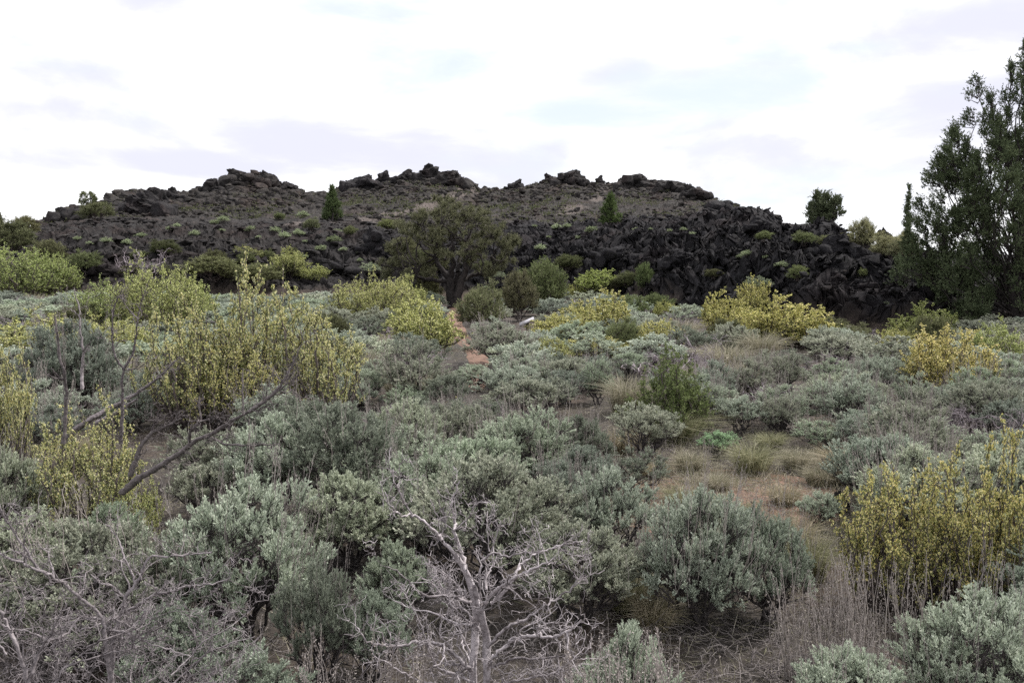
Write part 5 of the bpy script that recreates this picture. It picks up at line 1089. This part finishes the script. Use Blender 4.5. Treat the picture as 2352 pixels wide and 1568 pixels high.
b = px(2083, 560, 82); lobed_tree('juniper', 'thin spire-shaped juniper on the skyline left of the big juniper', 2083, 560, 82, [(2082, 432, 480, 4.5), (2082, 460, 525, 7.5), (2083, 495, 555, 11)], 14, .14, .3, rg, grp=GJ, clump=.26, tr0=.1, tint_=(1.2, 1.2, 1.2), pt=b)
p = at(213, 482, 7.0); lobed_tree('small_tree', 'tiny open-crowned tree standing on the skyline at the left end of the ridge', 213, 482, p[1], [(205, 442, 466, 10), (220, 443, 470, 11), (228, 452, 472, 8), (200, 455, 472, 7)], 9, .13, .2, rg, pt=p, clump=.26, tr0=.09, mat='mahog', tint_=(1.3, 1.4, 1.3))

# ------------------------------------------------------------------ sign and stone
p = flat(1216, 800); Ys = 25.5; s = Ys/F; p = np.array([(1206-CU)/F*Ys, Ys, ground_z((1206-CU)/F*Ys, Ys)])
root = bpy.data.objects.new('trail_sign', None); col.objects.link(root); root.location = p
def box(mb, c, e, R=None):
    V = np.array([(x, y, z) for x in (-1, 1) for y in (-1, 1) for z in (-1, 1)], float)*np.array(e)*.5
    if R is not None: V = V@R.T
    mb.add(V+np.array(c), [(0, 1, 3, 2), (4, 6, 7, 5), (0, 4, 5, 1), (2, 3, 7, 6), (0, 2, 6, 4), (1, 5, 7, 3)])
zt = CAM[2]+Ys*ray(1215, 738)[2]-p[2]
a = math.radians(-24); R = np.array([[math.cos(a), 0, math.sin(a)], [0, 1, 0], [-math.sin(a), 0, math.cos(a)]])
R2 = np.array([[1, 0, 0], [0, math.cos(.10), -math.sin(.10)], [0, math.sin(.10), math.cos(.10)]])
m1 = MB(); box(m1, (.05, 0, zt), (.48, .40, .035), R@R2); m1.build('panel', plain_mat('sign_panel', (.34, .33, .36), .8), root)
m3 = MB(); box(m3, (.05, 0, zt-.028), (.46, .38, .02), R@R2); m3.build('panel_frame', plain_mat('sign_frame', (.12, .11, .11), .6), root)
m2 = MB(); box(m2, (.07, 0, (zt-.05)/2), (.09, .09, zt-.05)); m2.build('post', plain_mat('sign_post', (.09, .075, .065), .8), root)
tag(root, 'low tilted pale information panel on a short post beside the path', 'sign')
p = flat(1928, 1180)
o = bpy.data.objects.new('lava_stone', RM[2]); col.objects.link(o); d = p[1]/F; o.location = p; o.scale = (46*d, 40*d, 54*d); o.color = (.7, .7, .7, 1); o.rotation_euler = (0, 0, 1)
tag(o, 'reddish brown jagged lava stone at the right rim of the clearing', 'rock')

# ------------------------------------------------------------------ labels for everything scattered
LM = [('the spreading tree trunk', 1045, 690), ('the tilted sign', 1215, 745), ('the big juniper', 2250, 740), ('the small lone yellow sprig', 1043, 950), ('the clearing', 1740, 1130), ('the big left yellow clump', 600, 850), ('the brightest yellow bush', 2180, 850),
      ('the bright yellow pair', 1740, 760), ('the upright green shrub', 1535, 930), ('the bleached dead shrub', 1110, 1350), ('the leaning dead branch', 480, 980), ('the brown lava stone', 1930, 1145), ('the grey domed sagebrush', 175, 860), ('the round green shrub', 1252, 660),
      ('the golden bitterbrush', 2200, 1250), ('the round juniper', 1880, 490), ('the black fin of lava', 1741, 505), ('the left conical juniper', 765, 475), ('the right conical juniper', 1397, 485), ('the left summit', 590, 410), ('the reddish bush by the path', 970, 760), ('the dark lava boulder by the tree', 872, 550), ('the upper left skyline shrub', 72, 520), ('the round yellow bush', 855, 700), ('the lava below the saddle', 1190, 500), ('the left lava ledge', 560, 590), ('the tall yellow-green bush', 375, 670)]
LM += [('the yellow band at the left edge', 60, 780), ('the right picture edge', 2352, 900), ('the left picture edge', 0, 930), ('the bush with bare limbs', 1372, 730), ('the fanning grey shrub', 1600, 830), ('the dark forked stem', 1770, 900), ('the dirt path bend', 1090, 800), ('the low bleached shrub', 2190, 960), ('the pointed snag', 500, 650), ('the green cushion sagebrush', 1650, 1010)]
LM = [l for l in LM if l[0] != 'the reddish bush by the path']
WORD = {'sagebrush': 'sagebrush', 'dead_sagebrush': 'bare grey shrub', 'bunchgrass': 'grass clump', 'shrub': 'green shrub', 'lava_tuft': 'pale tuft'}
ORD = ['nearest', 'second nearest', 'third nearest', 'fourth nearest', 'fifth nearest', 'sixth nearest', 'seventh nearest', 'eighth nearest', 'ninth nearest', 'tenth nearest', 'eleventh nearest', 'twelfth nearest']
ORD += [w+' nearest' for w in 'thirteenth fourteenth fifteenth sixteenth seventeenth eighteenth nineteenth twentieth'.split()]
groups = {}
for r, kind, p, wm, hm in ITEMS:
    if 'label' in r: continue
    u, v = project(p); v -= hm*F/p[1]*.5; h = hm*F/p[1]
    uc, vc = min(max(u, 0), 2352), min(v, 1568)
    d, nm, a, b_ = min((math.hypot(uc-a, (vc-b_)*1.4), nm, a, b_) for nm, a, b_ in LM)
    dx, dv = uc-a, (vc-b_)*1.2
    rel = ('right of' if dx > 0 else 'left of') if abs(dx) > abs(dv) else ('in front of' if dv > 0 else 'behind')
    groups.setdefault((WORD[kind], rel, nm), []).append((d, r))
for (wd, rel, nm), L_ in groups.items():
    L_.sort(key=lambda t: t[0])
    for i, (d, r) in enumerate(L_):
        if len(L_) == 1: r['label'] = '%s %s %s' % (('lone '+wd), rel, nm)
        else:
            r['label'] = ('%s %s %s, %s to it' if i < len(ORD) else '%s %s %s, %s out') % (wd, rel, nm, ORD[i] if i < len(ORD) else 'number %d' % (i+1))
for r, *_ in ITEMS:
    if '_top' in r: del r['_top']
